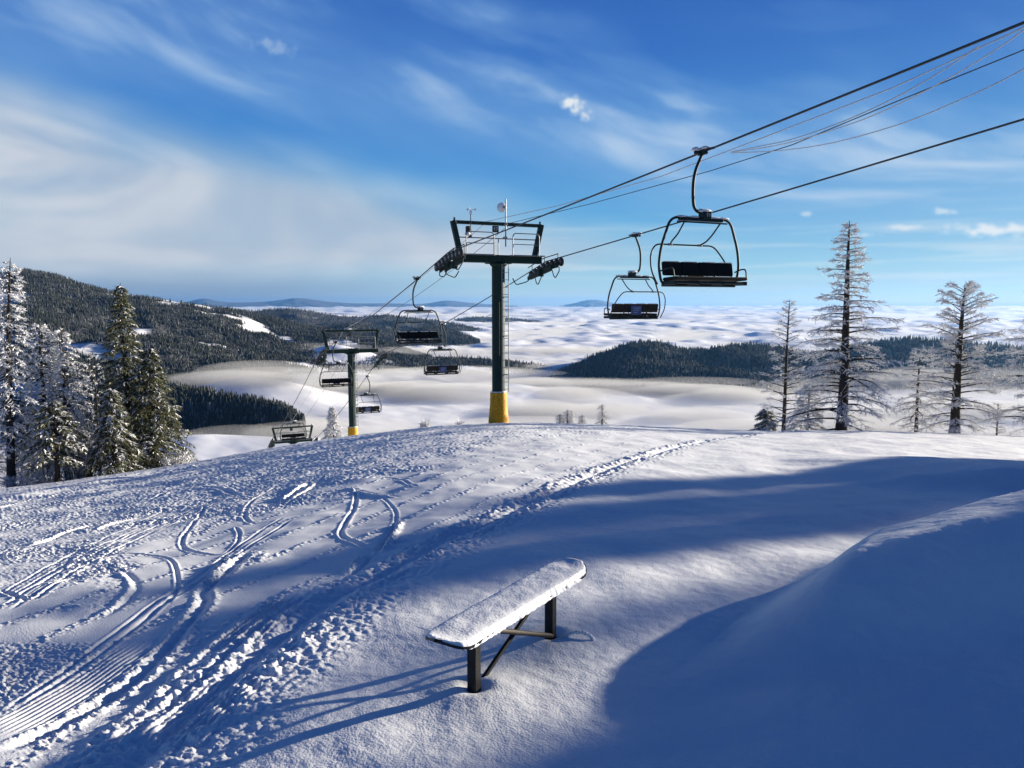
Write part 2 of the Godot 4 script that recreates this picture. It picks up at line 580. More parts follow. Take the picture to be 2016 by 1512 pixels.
	stamp([[410, 1192], [375, 1250], [330, 1300], [280, 1340]], "lumps", 0.115, 0.026, 0.9, 11)
	stamp([[238, 1128], [262, 1140], [270, 1158], [262, 1178], [236, 1200], [190, 1225]], "right", 0.037, 0.019, 0.7, 12)
	stamp([[285, 1015], [235, 1030], [190, 1046]], "right", 0.030, 0.035, 0.3, 13)
	stamp([[330, 1000], [270, 1015]], "berm", 0.036, 0.022, 0.6, 14)
	stamp([[190, 1032], [120, 1055], [60, 1076]], "right", 0.030, 0.035, 0.6, 15)
	stamp([[360, 1004], [280, 1042], [200, 1090]], "groove", 0.018, 0.017, 0.2, 16)
	stamp([[375, 1010], [300, 1050], [235, 1090]], "groove", 0.018, 0.014, 0.3, 17)
	stamp([[612, 950], [585, 966], [562, 986]], "right", 0.035, 0.052, 0.3, 18)
	stamp([[628, 950], [600, 968], [580, 984]], "right", 0.024, 0.035, 0.4, 19)
	stamp([[632, 950], [700, 944], [780, 942], [820, 962]], "groove", 0.024, 0.029, 0.4, 20)
	stamp([[700, 872], [600, 905], [500, 942], [440, 962]], "groove", 0.024, 0.029, 0.3, 21)
	stamp([[705, 876], [610, 910], [520, 945], [450, 966]], "groove", 0.024, 0.029, 0.3, 22)
	stamp([[0, 1000], [120, 974], [260, 946], [400, 915]], "groove", 0.068, 0.069, 0.2, 23)
	stamp([[0, 1012], [140, 985], [280, 957], [420, 925]], "groove", 0.049, 0.046, 0.3, 24)
	stamp([[0, 988], [130, 962], [260, 938], [385, 917]], "berm", 0.648, 0.130, 0.0, 25)
	stamp([[300, 985], [340, 968], [420, 962], [470, 975]], "groove", 0.049, 0.046, 0.5, 26)
	stamp([[0, 1160], [60, 1178], [120, 1150], [170, 1135]], "groove", 0.024, 0.023, 0.6, 27)
	stamp([[0, 1115], [70, 1108], [115, 1108]], "groove", 0.019, 0.023, 0.6, 28)
	stamp([[115, 1112], [180, 1105], [250, 1095], [330, 1100], [350, 1150], [330, 1200]], "groove", 0.019, 0.020, 0.7, 29)
	stamp([[570, 1180], [500, 1232], [420, 1292]], "cord", 0.13, 0.011, 0, 30)
	stamp([[590, 1195], [540, 1235], [470, 1290]], "cord", 0.09, 0.012, 0, 31)
	stamp([[300, 1265], [200, 1330], [100, 1390], [-20, 1460]], "cord", 0.20, 0.007, 0, 32)
	stamp([[480, 1330], [400, 1400], [330, 1470], [290, 1512]], "cord", 0.30, 0.008, 0, 33)
	stamp([[620, 1180], [560, 1212], [500, 1258], [420, 1320], [330, 1395], [200, 1500]], "groove", 0.039, 0.029, 0.6, 34)
	stamp([[560, 1180], [470, 1240], [400, 1290], [300, 1375], [150, 1490]], "berm", 0.036, 0.022, 0.9, 35)
	stamp([[640, 1215], [560, 1275], [470, 1350], [380, 1430], [300, 1512]], "lumps", 0.094, 0.022, 0.8, 36)
	stamp([[280, 1320], [180, 1390], [80, 1455], [0, 1500]], "lumps", 0.094, 0.026, 0.9, 37)
	stamp([[0, 1240], [60, 1215], [130, 1200], [200, 1190]], "lumps", 0.094, 0.022, 0.9, 38)
	stamp([[150, 1110], [200, 1130], [240, 1170], [210, 1220]], "lumps", 0.216, 0.013, 0.9, 39)
	stamp([[480, 1085], [500, 1100], [510, 1112]], "lumps", 0.158, 0.039, 1.0, 40)
	stamp([[790, 1055], [770, 1085], [755, 1090]], "lumps", 0.115, 0.030, 0.9, 41)
	for q in [[[560, 1020], [470, 1075], [330, 1175], [170, 1290], [0, 1400]], [[330, 1000], [180, 1075], [0, 1170]], [[450, 968], [300, 1040], [120, 1130], [0, 1195]], [[640, 905], [420, 985], [160, 1060], [0, 1100]]]:
		for off in [0.0, 16.0]:
			var p2 := []
			for p in q: p2.append([p[0] + off, p[1] + off * 0.35])
			stamp(p2, "groove", 0.022, 0.018, 0.3, 60 + int(off))
	print("tracks done")
	var pos := PackedVector3Array()
	pos.resize(nr * nc)
	for r in nr:
		for c in nc:
			var x := gA[c] * gD[r]
			var y := gH[r * nc + c]
			if gD[r] < 8.0 and absf(x) < 2.0:
				for b in BENCH:
					var q := Vector2(x - b.x, gD[r] - b.y).length_squared()
					y += 0.035 * exp(-q / 0.09) - 0.05 * exp(-q / 0.006)
			pos[r * nc + c] = Vector3(x, y, -gD[r])
	var mb := MB.new()
	mb.sheet(pos, nr, nc)
	var o := part("snow_slope", mb.done(), M.snow)
	tag(o, "groomed and tracked snow slope falling away from the hilltop", "snow slope", "", "structure")
	# the hill goes on all round
	var p2 := PackedVector3Array()
	for i in 61:
		for j in 61:
			var x := -150.0 + 300.0 * j / 60.0
			var dd := -150.0 + 300.0 * i / 60.0
			p2.append(Vector3(x, ground(x, dd) - 0.5 - 0.02 * absf(x), -dd))
	var m2 := MB.new()
	m2.sheet(p2, 61, 61)
	tag(part("snow_hilltop", m2.done(), M.snow), "snow-covered hilltop around the slope", "hilltop", "", "structure")

const BENCH := [Vector2(-0.222, 4.30), Vector2(0.262, 5.04)]

# ------------------------------------------------------------------ far hills, woods and cloud
func spline3(pts: Array, n: int) -> Array:
	var out := []
	var ax := []
	var ay := []
	var az := []
	for p in pts: ax.append(p.x); ay.append(p.y); az.append(p.z)
	for i in n + 1:
		var f := float(i) / n * (pts.size() - 1)
		var k := mini(int(f), pts.size() - 2)
		var t := f - k
		out.append(Vector3(catmull(ax, k, t), catmull(ay, k, t), catmull(az, k, t)))
	return out

# crest: [photo x, photo y, distance]; foot: distances of the foot below the cloud, one per crest point
func hill(called: String, label: String, crest: Array, foot: Array, low: float, nu: int, nv: int, rough: float, trees: int, frost: float, clear: float, sd: int, tree_h := 11.0) -> void:
	var top := []
	var bot := []
	for i in crest.size():
		var c: Array = crest[i]
		top.append(at(c[0], c[1], c[2]) - Vector3(0, tree_h * 0.7 if trees > 0 else 0.0, 0))
		var r := ray(c[0], 600)
		bot.append(Vector3(r.x * foot[i], low, -foot[i]))
	var T := spline3(top, nu)
	var B := spline3(bot, nu)
	var nz := noise(sd, 1.0 / (rough * 9.0), 4)
	var nm := noise(sd + 7, 1.0 / (rough * 12.0), 3)
	var pos := PackedVector3Array()
	var col := PackedColorArray()
	var back := 8
	var nr := nv + 1 + back
	for i in nr:
		for j in nu + 1:
			var p: Vector3
			var w := 1.0
			if i < back:
				var t := 1.0 - float(i) / back
				var away: Vector3 = T[j] - B[j]
				away.y = 0.0
				p = T[j] + away * t * 0.9 + Vector3.UP * (low - T[j].y) * t * t
				w = t
			else:
				var t := float(i - back) / nv
				p = T[j].lerp(B[j], t)
				p.y = lerpf(T[j].y, B[j].y, pow(t, 1.12))
				w = sin(minf(t * 1.6 + 0.03, 1.0) * PI * 0.5)
			p.y += w * rough * 0.9 * nz.get_noise_2d(p.x, p.z) + 0.12 * rough * nm.get_noise_2d(p.x * 3.0, p.z * 3.0)
			pos.append(p)
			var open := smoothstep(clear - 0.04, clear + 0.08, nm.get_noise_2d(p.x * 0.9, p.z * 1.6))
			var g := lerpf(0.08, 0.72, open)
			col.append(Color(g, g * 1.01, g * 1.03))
	var mb := MB.new()
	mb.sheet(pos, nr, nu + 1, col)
	var o := thing(called, Vector3.ZERO)
	tag(o, label, "hill", "", "structure")
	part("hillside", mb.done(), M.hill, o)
	if trees <= 0: return
	var rng := RandomNumberGenerator.new()
	rng.seed = sd
	var xf := [[], [], [], []]
	var tries := 0
	var put_ := 0
	while put_ < trees and tries < trees * 4:
		tries += 1
		var fi := back - 1.5 + rng.randf() * (nv + 1.5)
		var fj := rng.randf() * nu
		var i := int(fi)
		var j := int(fj)
		var a := pos[i * (nu + 1) + j].lerp(pos[i * (nu + 1) + j + 1], fj - j)
		var b := pos[(i + 1) * (nu + 1) + j].lerp(pos[(i + 1) * (nu + 1) + j + 1], fj - j)
		var p := a.lerp(b, fi - i)
		if p.y < SEA - 14.0: continue
		if nm.get_noise_2d(p.x * 0.9, p.z * 1.6) > clear + rng.randf_range(-0.03, 0.05): continue
		var k := rng.randi() % 2
		var h := tree_h * (0.45 + 0.95 * pow(rng.randf(), 1.4)) * (1.0 + 0.3 * nz.get_noise_2d(p.x * 3.0, p.z * 3.0))
		var wd := h * rng.randf_range(0.75, 1.3)
		var rimed := rng.randf() < 0.13 + 0.35 * nz.get_noise_2d(p.x * 1.5, p.z * 1.5)
		put_ += 1
		xf[k + (2 if rimed else 0)].append(Transform3D(Basis(Vector3.UP, rng.randf() * TAU).scaled(Vector3(wd, h, wd)), p - Vector3(0, 0.4, 0)))
	for k in 4:
		if xf[k].is_empty(): continue
		var mm := MultiMesh.new()
		mm.transform_format = MultiMesh.TRANSFORM_3D
		mm.mesh = M.far_tree[k % 2]
		mm.instance_count = xf[k].size()
		for i in xf[k].size():
			mm.set_instance_transform(i, xf[k][i])
		var mi := MultiMeshInstance3D.new()
		mi.name = "forest" if k < 2 else "rimed_forest"
		mi.multimesh = mm
		mi.material_override = M.wood_far if k < 2 else M.wood_rimed
		mi.set_meta("kind", "stuff")
		o.add_child(mi, true)

func far_tree(sd: int) -> ArrayMesh:                    # one metre tall; a ragged cone of boughs
	var rng := RandomNumberGenerator.new()
	rng.seed = sd
	var mb := MB.new()
	var tiers := 4
	for t in tiers:
		var y0 := 0.06 + 0.22 * t
		var y1 := minf(y0 + 0.42, 1.0)
		if t == tiers - 1: y1 = 1.0
		var r := 0.20 * (1.0 - 0.21 * t)
		var ring := []
		for j in 6:
			var an := TAU * (j + 0.5 * (t % 2)) / 6.0
			var rr := r * rng.randf_range(0.6, 1.2)
			ring.append(Vector3(cos(an) * rr, y0 + rng.randf_range(-0.05, 0.05), sin(an) * rr))
		for j in 6:
			mb.tri(ring[(j + 1) % 6], ring[j], Vector3(0, y1, 0))
	return mb.done()

func cloud_height(x: float, d: float, na: FastNoiseLite, nb: FastNoiseLite) -> float:
	var big := 1.0 + minf(d, 16000.0) / 4200.0
	var y := SEA + 6.0 * big * na.get_noise_2d(x / big, d / big * 0.8) + (1.2 + 1.8 * smoothstep(1200.0, 3000.0, d)) * big * nb.get_noise_2d(x / big, d / big) + smoothstep(700.0, 2600.0, d) * 14.0 * big * absf(nb.get_noise_2d(x / big * 0.22 + 500.0, d / big * 0.22))
	# fog caught behind the lower spur and spilling over the valley wood
	y += 40.0 * exp(-pow((x + 425.0) / 130.0, 2.0) - pow((d - 1200.0) / 90.0, 2.0))
	y += 44.0 * exp(-pow((x + 455.0) / 130.0, 2.0) - pow((d - 1960.0) / 110.0, 2.0))
	y += 20.0 * exp(-pow((x + 330.0) / 120.0, 2.0) - pow((d - 790.0) / 70.0, 2.0))
	y += 12.0 * exp(-pow((x + 60.0) / 260.0, 2.0) - pow((d - 1380.0) / 130.0, 2.0))
	y -= 16.0 * exp(-pow((x - 420.0) / 520.0, 2.0) - pow((d - 1520.0) / 170.0, 2.0))
	return y

func make_cloud() -> void:
	var na := noise(41, 1.0 / 330.0, 3)
	var nb := noise(42, 1.0 / 60.0, 4)
	var root := thing("cloud_sea", Vector3.ZERO)
	tag(root, "sea of white cloud filling the valleys to the horizon", "cloud", "", "structure")
	var rows := PackedFloat32Array()
	var d := 420.0
	while d < 36000.0:
		rows.append(d)
		d += maxf(4.0, d * d / 210000.0)
	var nc := 420
	var pos := PackedVector3Array()
	for dd in rows:
		for c in nc:
			var x := (-1.3 + 2.6 * c / (nc - 1)) * dd
			pos.append(Vector3(x, cloud_height(x, dd, na, nb), -dd))
	var mb := MB.new()
	mb.sheet(pos, rows.size(), nc)
	part("cloud_top", mb.done(), M.cloud, root)

func mist(root: Node3D, px: float, py: float, d: float, size: Vector3, density: float, box := false) -> void:
	var f := FogVolume.new()
	f.name = "mist_bank"
	f.shape = RenderingServer.FOG_VOLUME_SHAPE_BOX if box else RenderingServer.FOG_VOLUME_SHAPE_ELLIPSOID
	f.size = size
	f.position = at(px, py, d)
	var m := FogMaterial.new()
	m.density = density
	m.albedo = Color(0.99, 0.99, 0.99)
	f.material = m
	root.add_child(f, true)

func make_mist(root: Node3D) -> void:
	var rng := RandomNumberGenerator.new()
	rng.seed = 808
	# a soft layer over the whole cloud top, and banks lapping at the hills
	var f := FogVolume.new()
	f.name = "mist_layer"
	f.shape = RenderingServer.FOG_VOLUME_SHAPE_BOX
	f.size = Vector3(30000, 16, 14000)
	f.position = Vector3(0, SEA - 2.0, -7420)
	var m := FogMaterial.new()
	m.density = 0.007
	m.albedo = Color(0.99, 0.99, 0.99)
	f.material = m
	root.add_child(f, true)
	# billows drifting over the near cloud
	for k in 44:
		var d := rng.randf_range(620.0, 1460.0)
		var f2 := FogVolume.new()
		f2.name = "mist_bank"
		f2.shape = RenderingServer.FOG_VOLUME_SHAPE_ELLIPSOID
		f2.size = Vector3(rng.randf_range(90, 210), rng.randf_range(14, 30), rng.randf_range(70, 150)) * (0.6 + d / 1800.0)
		f2.position = Vector3(rng.randf_range(-0.42, 0.75) * d, SEA + rng.randf_range(0.0, 9.0), -d)
		var m2 := FogMaterial.new()
		m2.density = 0.010
		m2.albedo = Color(0.99, 0.99, 0.99)
		f2.material = m2
		root.add_child(f2, true)
	for q in [[500, 752, 1200, 300, 34, 180, 0.008], [590, 742, 1230, 300, 40, 200, 0.010], [640, 690, 2000, 420, 40, 260, 0.008], [740, 690, 2350, 500, 34, 300, 0.008], [470, 880, 840, 200, 24, 120, 0.010], [590, 850, 850, 220, 26, 140, 0.010],
			[850, 735, 1560, 420, 22, 200, 0.010], [1060, 725, 1850, 260, 30, 160, 0.010], [1300, 752, 1440, 420, 16, 160, 0.010], [1720, 748, 1450, 300, 22, 140, 0.010], [1880, 735, 1500, 240, 22, 140, 0.009], [980, 690, 2400, 600, 30, 340, 0.008]]:
		for k in 6:                       # each bank is several soft puffs
			var w := rng.randf_range(0.45, 0.8)
			mist(root, q[0] + rng.randf_range(-0.45, 0.45) * q[3] / q[2] * F, q[1] + rng.randf_range(-0.25, 0.25) * q[4] / q[2] * F, q[2] + rng.randf_range(-0.35, 0.35) * q[5], Vector3(q[3] * w, q[4] * rng.randf_range(0.5, 1.0), q[5] * w), q[6] * 0.36)

func make_far() -> void:
	M.far_tree = [far_tree(3), far_tree(4)]
	hill("forested_mountain", "long forested mountain flank with snowy clearings behind the left trees",
		[[-600, 560, 1900], [-250, 545, 2100], [0, 536, 2300], [50, 529, 2400], [105, 536, 2400], [200, 566, 2300], [300, 584, 2200], [400, 598, 2200], [470, 609, 2250], [540, 625, 2300], [620, 642, 2300], [700, 658, 2250], [790, 680, 2200], [850, 700, 2120]],
		[700, 760, 820, 840, 860, 900, 970, 1110, 1300, 1480, 1620, 1740, 1860, 1950], -172.0, 190, 90, 34.0, 60000, 0.14, 0.28, 51, 8.5)
	hill("forested_spur", "dark low forested spur poking out of the fog",
		[[100, 690, 1060], [200, 722, 1040], [290, 744, 1020], [380, 762, 1000], [450, 774, 975], [510, 785, 950], [560, 797, 925], [600, 822, 905]],
		[760, 760, 770, 780, 790, 800, 815, 830], -190.0, 70, 24, 9.0, 9000, 0.05, 0.8, 52, 8.0)
	hill("valley_wood", "low strip of dark valley forest between two fog banks",
		[[520, 690, 1800], [600, 699, 1900], [690, 701, 1960], [780, 699, 2000], [880, 702, 2000], [980, 707, 1960], [1060, 718, 1920], [1110, 730, 1880]],
		[1560, 1600, 1640, 1660, 1680, 1680, 1690, 1700], -168.0, 80, 20, 8.0, 10000, 0.06, 0.7, 53, 8.5)
	hill("wooded_island_hill", "dark blue forested hill standing like an island in the cloud",
		[[1040, 752, 1760], [1090, 732, 1780], [1150, 707, 1800], [1200, 688, 1830], [1245, 674, 1850], [1290, 671, 1850], [1340, 683, 1850], [1385, 686, 1840], [1430, 679, 1840], [1480, 676, 1850], [1530, 681, 1850], [1600, 692, 1860], [1660, 683, 1880], [1720, 671, 1900], [1790, 664, 1900], [1860, 667, 1900], [1950, 675, 1900], [2080, 684, 1880], [2400, 700, 1880]],
		[1600, 1540, 1470, 1430, 1410, 1400, 1400, 1400, 1400, 1410, 1420, 1430, 1440, 1440, 1440, 1440, 1440, 1440, 1440], -172.0, 150, 30, 16.0, 22000, 0.03, 0.62, 54, 9.0)
	hill("snowy_hills", "frosted hills beyond the mountain flank above the cloud",
		[[560, 646, 2900], [640, 643, 2900], [690, 635, 2950], [740, 645, 3000], [800, 650, 3050], [840, 642, 3100], [880, 646, 3100], [915, 656, 3050], [945, 670, 3000]],
		[2560, 2560, 2580, 2600, 2650, 2700, 2740, 2760, 2760], -168.0, 80, 20, 16.0, 7500, 0.30, 0.5, 55, 10.0)
	hill("blue_hills", "farther blue wooded hills above the cloud",
		[[360, 600, 4000], [440, 607, 4100], [500, 610, 4200], [545, 606, 4300], [590, 607, 4300], [640, 616, 4300], [700, 622, 4300], [755, 618, 4400], [800, 623, 4400], [850, 628, 4400], [905, 637, 4300], [950, 648, 4200]],
		[3300, 3350, 3400, 3450, 3500, 3550, 3600, 3650, 3700, 3750, 3800, 3850], -168.0, 90, 20, 20.0, 9000, 0.22, 0.6, 56, 11.0)
	hill("island_ridge", "thin blue ridge lying in the far cloud",
		[[850, 634, 6500], [900, 627, 6500], [940, 623, 6500], [1000, 625, 6500], [1070, 632, 6500]], [6000, 6000, 6000, 6000, 6100], -168.0, 50, 10, 20.0, 2200, 0.15, 0.8, 57, 12.0)
	hill("distant_mountains", "pale blue mountain range along the horizon",
		[[340, 603, 30000], [378, 592, 30000], [405, 588, 30000], [450, 595, 30000], [520, 594, 30000], [555, 590, 30000], [592, 587, 30000], [650, 594, 30000], [700, 597, 30000], [760, 597, 30000], [830, 598, 30000], [878, 592, 30000], [915, 595, 30000], [960, 599, 30000], [1020, 602, 30000]],
		[27500, 27500, 27500, 27500, 27500, 27500, 27500, 27500, 27500, 27500, 27500, 27500, 27500, 27500, 27500], -170.0, 120, 10, 70.0, 0, 0.0, 0.95, 58)
	hill("distant_peak", "lone pale blue peak on the horizon above the cloud",
		[[1095, 604, 31000], [1130, 597, 31000], [1150, 592, 31000], [1172, 590, 31000], [1195, 594, 31000], [1235, 604, 31000]], [28500, 28500, 28500, 28500, 28500, 28500], -170.0, 60, 10, 60.0, 0, 0.0, 0.95, 59)

# ------------------------------------------------------------------ trees near by
# o: h, r (trunk radius), clear (bare share of the trunk), wide, belly (height share of the widest boughs), boughs, twigs, style, droop, up
func tree(called: String, label: String, category: String, group: String, base: Vector3, o: Dictionary) -> Node3D:
	var rng := RandomNumberGenerator.new()
	rng.seed = o.seed
	var H: float = o.h
	var r0: float = o.r
	var root := thing(called, base)
	tag(root, label, category, group)
	var leaf: float = o.get("leaf", 1.0)
	var frosty: bool = o.style == "frost"
	var lean: Vector3 = o.get("lean", Vector3.ZERO)
	var trunk := []
	var wob := rng.randf() * 9.0
	for i in 13:
		var t := i / 12.0
		trunk.append(Vector3(0.02 * H * 0.25 * sin(wob + t * 4.0), t * H - (0.5 if i == 0 else 0.0), 0.005 * H * cos(wob + t * 5.0)) + lean * t * H)
	var tk := MB.new()
	for i in 12:
		var ra := r0 * pow(1.0 - i / 12.0, 0.75) + 0.012
		var rb := r0 * pow(1.0 - (i + 1) / 12.0, 0.75) + 0.012
		tk.tube([trunk[i], trunk[i + 1]], ra * (1.25 if i == 0 else 1.0), rb, 9, i == 11)
	part("trunk", tk.done(), M.bark, root)
	var limbs := MB.new()
	var crown := MB.new()
	var load_ := MB.new()
	var nb: int = o.boughs
	var belly: float = o.get("belly", 0.25)
	for i in nb:
		var f := (i + rng.randf()) / nb
		var h: float = lerpf(o.clear, 0.985, pow(f, o.get("pack", 0.9)))
		var prof := pow(clampf((1.0 - h) / (1.0 - belly), 0.0, 1.0), o.get("taper", 0.85)) if h > belly else lerpf(o.get("skirt", 0.9), 1.0, h / belly)
		if o.has("gap") and h > o.gap[0] and h < o.gap[1]: prof *= o.gap[2]
		var L: float = o.wide * H * prof * rng.randf_range(o.get("even", 0.62), 1.12) + 0.12
		var an := i * 2.39996 + rng.randf_range(-0.5, 0.5)
		if o.has("wind"):               # boughs shorter on the weather side
			L *= 1.0 - 0.35 * maxf(0.0, cos(an - o.wind))
		var dir := Vector3(cos(an), 0, sin(an))
		var kf := h * 12.0
		var ki := mini(int(kf), 11)
		var st: Vector3 = trunk[ki].lerp(trunk[ki + 1], kf - ki)
		var up: float = lerpf(o.up_low, o.up_top, h) + rng.randf_range(-0.12, 0.12)
		var sag: float = lerpf(o.droop, o.droop * 0.3, h) * rng.randf_range(0.7, 1.3)
		var bend := rng.randf_range(-0.25, 0.25)
		var tipup: float = o.get("tipup", 0.0)
		var cv := []
		var sidev := dir.cross(Vector3.UP)
		for k in 7:
			var s := k / 6.0
			cv.append(st + dir * L * s * (1.0 - 0.1 * s) + sidev * L * bend * s * s + Vector3.UP * L * (up * s - sag * s * s + tipup * s * s * s))
		var rl := 0.012 + 0.015 * L
		limbs.tube(cv, rl, 0.006, 4, false)
		var nt := int(o.twigs * (0.35 + 0.65 * prof) + 2)
		for k in nt:
			var s := clampf(pow(rng.randf(), 0.7) * 0.92 + 0.10, 0.0, 1.0)
			if frosty and rng.randf() < o.get("bare", 0.15) and s < 0.5: continue
			var kk := mini(int(s * 6.0), 5)
			var p: Vector3 = cv[kk].lerp(cv[kk + 1], s * 6.0 - kk)
			var tan_: Vector3 = (cv[kk + 1] - cv[kk]).normalized()
			var sg := 1.0 if rng.randf() < 0.5 else -1.0
			var tl := L * 0.42 * (1.15 - s * 0.75) * rng.randf_range(0.5, 1.2) + 0.10
			var td := (tan_ * rng.randf_range(0.5, 1.0) + sidev * sg * rng.randf_range(0.3, 1.0) + Vector3.UP * rng.randf_range(-0.45, 0.25 if frosty else -0.05)).normalized()
			var q := p + td * tl + Vector3.DOWN * tl * tl * 0.15
			if frosty:
				var w: Vector3 = Vector3(rng.randfn(), rng.randfn(), rng.randfn()).normalized() * rng.randf_range(0.008, 0.016) * o.get("thick", 1.0)
				crown.spike(p, q, w)
				crown.spike(p, q, w.cross(td))
				for z in 6:
					var u := rng.randf_range(0.1, 1.0)
					var b := p.lerp(q, u)
					var e: Vector3 = b + (td * rng.randf_range(0.3, 1.0) + Vector3(rng.randfn(), rng.randfn() * 0.8, rng.randfn()) * 0.55).normalized() * rng.randf_range(0.06, 0.20) * o.get("needle", 1.0)
					var w2: Vector3 = Vector3(rng.randfn(), rng.randfn(), rng.randfn()).normalized() * rng.randf_range(0.008, 0.02) * o.get("thick", 1.0)
					crown.spike(b, e, w2)
			else:
				for z in 5:
					var u := rng.randf_range(0.0, 1.0)
					var b := p.lerp(q, u)
					var e := b + (td * 0.8 + Vector3(rng.randfn(), -0.35 + rng.randfn() * 0.35, rng.randfn()) * 0.5).normalized() * rng.randf_range(0.12, 0.30) * leaf
					var w3 := Vector3(rng.randfn(), rng.randfn() * 0.4, rng.randfn()).normalized() * rng.randf_range(0.025, 0.055) * leaf
					crown.spike(b, e, w3)
				if rng.randf() < o.get("snow", 0.5):
					var w4 := Vector3(rng.randfn(), 0.1 * rng.randfn(), rng.randfn()).normalized() * rng.randf_range(0.02, 0.05)
					for z in 3:
						var b := p.lerp(q, rng.randf()) + Vector3.UP * rng.randf_range(0.02, 0.07)
						load_.spike(b, b + (td + Vector3(rng.randfn(), -0.1, rng.randfn()) * 0.5).normalized() * rng.randf_range(0.10, 0.28), w4)
	part("limbs", limbs.done(), M.bark, root)
	part("crown", crown.done(), M.frost if frosty else M.needles, root)
	if load_.v.size(): part("snow_on_boughs", load_.done(), M.frost, root)
	return root

func shrub(label: String, base: Vector3, w: float, h: float, n: int, sd: int) -> void:
	var rng := RandomNumberGenerator.new()
	rng.seed = sd
	var root := thing("frosted_shrub", base)
	tag(root, label, "shrub", "")
	var st := MB.new()
	var tw := MB.new()
	for i in n:
		var an := rng.randf() * TAU
		var lean := sqrt(rng.randf())
		var p := Vector3(cos(an) * lean * w * 0.25, -0.15, sin(an) * lean * w * 0.25)
		var q := Vector3(cos(an) * lean * w * 0.5, h * rng.randf_range(0.5, 1.0) * (1.0 - 0.35 * lean), sin(an) * lean * w * 0.5)
		st.tube([p, p.lerp(q, 0.5) + Vector3(0, 0.08 * h, 0), q], 0.014, 0.005, 4, false)
		for k in 26:
			var b := p.lerp(q, rng.randf_range(0.1, 1.0)) + Vector3(rng.randfn(), rng.randfn(), rng.randfn()) * 0.04
			var e := b + ((q - p).normalized() * 0.7 + Vector3(rng.randfn(), rng.randfn() * 0.8, rng.randfn()) * 0.8).normalized() * rng.randf_range(0.08, 0.32)
			var ww := Vector3(rng.randfn(), rng.randfn(), rng.randfn()).normalized() * rng.randf_range(0.010, 0.022)
			tw.spike(b, e, ww)
	part("stems", st.done(), M.bark, root)
	part("frosted_twigs", tw.done(), M.frost, root)

func foot(px: float, d: float) -> Vector3:              # on the snow, in the photo column px, d metres ahead
	var a := ray(px, 850).x
	return Vector3(a * d, ground(a * d, d), -d)

